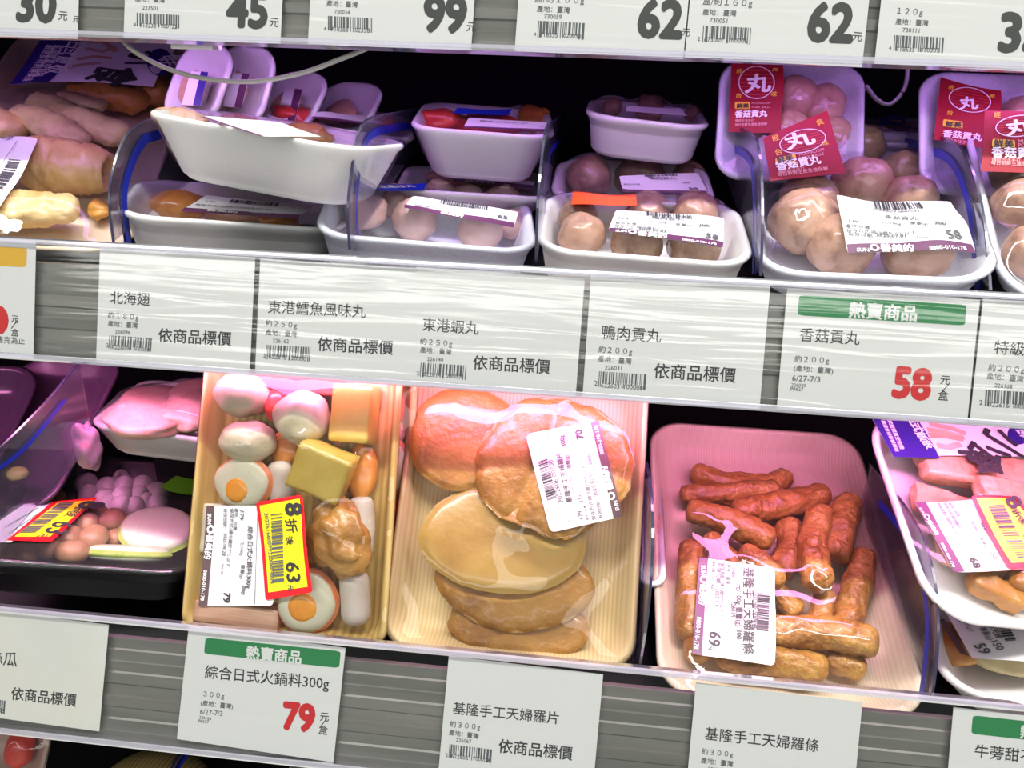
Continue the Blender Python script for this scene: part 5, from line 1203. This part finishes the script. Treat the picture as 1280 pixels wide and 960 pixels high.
divider(0, xon(437, 310, YA - .004), [(437, 312), (435, 260), (440, 210), (449, 165), (462, 148), (492, 141), (552, 130)], [(447, 312), (444, 255), (450, 200), (460, 172), (480, 162), (515, 157), (548, 150)], 'clear divider left of the fish ball tray', wst=11)
divider(0, xon(670, 325, YA - .004), [(670, 328), (672, 260), (677, 200), (683, 160), (691, 152), (704, 143), (717, 136)], [(678, 326), (681, 240), (686, 192), (700, 176), (716, 162)], 'clear divider between the fish balls and the duck meatballs', wst=11)
divider(0, xon(951, 342, YA - .004), [(951, 345), (953, 280), (952, 220), (948, 185), (941, 169), (912, 154), (882, 142)], [(943, 342), (944, 270), (942, 215), (934, 195), (912, 182), (884, 166)], 'clear divider left of the big mushroom meatball tray', wst=11)
divider(0, xon(1238, 360, YA - .004), [(1238, 363), (1232, 290), (1222, 235), (1208, 196), (1192, 178), (1140, 160), (1092, 147)], [(1222, 362), (1216, 280), (1206, 235), (1192, 205), (1170, 190), (1110, 170)], 'clear divider at the right of the big mushroom meatball tray', wst=11)
divider(0, xon(800, 832, YB - .004), [(799, 836), (808, 780), (814, 720), (816, 650), (812, 600), (804, 565), (790, 520)], [(790, 834), (797, 780), (802, 720), (804, 650), (800, 600), (788, 560)], 'dark looking clear divider between the fish cake pack and the fish stick pack', wst=9)
divider(0, xon(1164, 872, YB - .004), [(1164, 876), (1171, 820), (1172, 760), (1163, 700), (1145, 655), (1118, 615), (1088, 580)], [(1152, 874), (1159, 820), (1160, 765), (1151, 712), (1132, 668), (1100, 628)], 'clear divider with a blue stripe right of the fish stick pack', wst=11)
divider(0, xon(10, 700, YB - .004), [(-60, 756), (-62, 640), (-40, 590), (0, 560), (60, 500), (100, 450)], [(-50, 750), (-50, 650), (-20, 600), (30, 560), (80, 500)], 'dim clear divider at the left end of the bottom shelf', wst=6)

# ------------------------------------------------------------------ cables
def cable(pts, Y, r, mat, lab):
    P3 = [hit(a, b, (0, Y, 0), EY) for a, b in pts]; c = P3[0]
    V, F = tube([q - c for q in P3], r, 1, 0, 0, nr=60, ns=10); o = mesh('cable', V, F, mat, None, True); o.location = c; tag(o, lab, 'cable')
YT = RT.w(0, 0)[1]
cable([(146, 40), (165, 62), (205, 84), (255, 98), (315, 102), (375, 92), (420, 76), (455, 62), (468, 55)], YT + .012, .0018, plain('grey_cable', (0.30, 0.29, 0.27), 0.35), 'pale grey cable sagging in a loop below the top rail')
cable([(1134, 70), (1134, 95), (1128, 115), (1112, 130), (1096, 124), (1082, 106)], YT + .05, .0016, plain('dark_cable', (0.04, 0.035, 0.045), 0.4), 'thin dark cable loop hanging in the gap at the upper right')
v, f = boxgeo(-.016, .016, -.008, .008, 0, .010); o = mesh('cable_clip', v, f, plain('clip_plastic', (0.6, 0.55, 0.6), 0.4)); o.location = hit(246, 62, (0, YT + .014, 0), EY); tag(o, 'small pale plastic clip under the top rail beside the cable', 'clip')

# ------------------------------------------------------------------ things on the shelf below
YC = RB.w(0, VBB)[1] + 0.012
p = Pack('white_tray_pack', 'white tray with a dark blue card peeking out under the bottom rail', 'food pack', None,
         (352, 1010), (572, 1035), (560, 955), (365, 935), YC, 0.12, 14, 0.028, FOAM, r=.025)
ball('fish_ball', 470, 985, 60, 60, .012, .018, 96, SKINGOLD, 'golden food in the tray under the bottom rail', 'fish ball', grp=None)
p.wrap()
lb = p.sheet([(378, 945), (440, 950), (440, 960), (378, 954)], VIOLET, p.root, 'blue_card', off=.0006, nu=8, nv=3)
V, F = blob(.052, .05, .03, 3, .0, nu=40, nv=20); o = mesh('straw_basket_lid', V, F, grain('straw_weave', (0.55, 0.42, 0.18), (0.30, 0.16, 0.04), 500, 1.0), None, True)
o.location = hit(188, 1000, (0, YC + .05, 0), EY); tag(o, 'round striped golden food top peeking out under the left tags', 'food')
p = Pack('meat_pack', 'clear wrapped pack with red meat below the stained price tag', 'food pack', None,
         (-60, 985), (45, 1000), (62, 905), (-30, 895), YC + .02, 0.12, 45, 0.022, plain('pinkish_tray', (0.45, 0.30, 0.25), 0.4), r=.02)
ball('red_meat', 25, 935, 18, 24, .010, .016, 97, REDFOOD, 'dark red meat lump in the lower left corner', 'meat', grp=None)
p.wrap()
divider(0, xon(205, 950, YC), [(206, 985), (214, 960), (226, 938), (240, 922), (262, 905)], [(212, 985), (222, 960), (240, 935), (266, 912)], 'clear divider tip with a blue stripe under the bottom rail', wst=8)
# shelf that carries the things below the bottom rail
bpy.context.view_layer.update()
low = min((ob.matrix_world @ Vector(b)).z for ob in bpy.data.objects if ob.type == 'MESH' and ob.data.name.split('.')[0] == 'straw_basket_lid' for b in ob.bound_box)
v, f = boxgeo(-.76, .76, YC - .02, yb - .01, low - .014, low - .001)
tag(mesh('display_shelf', v, f, DARK), 'dark lowest shelf, mostly unlit, under the bottom price rail', 'shelf')
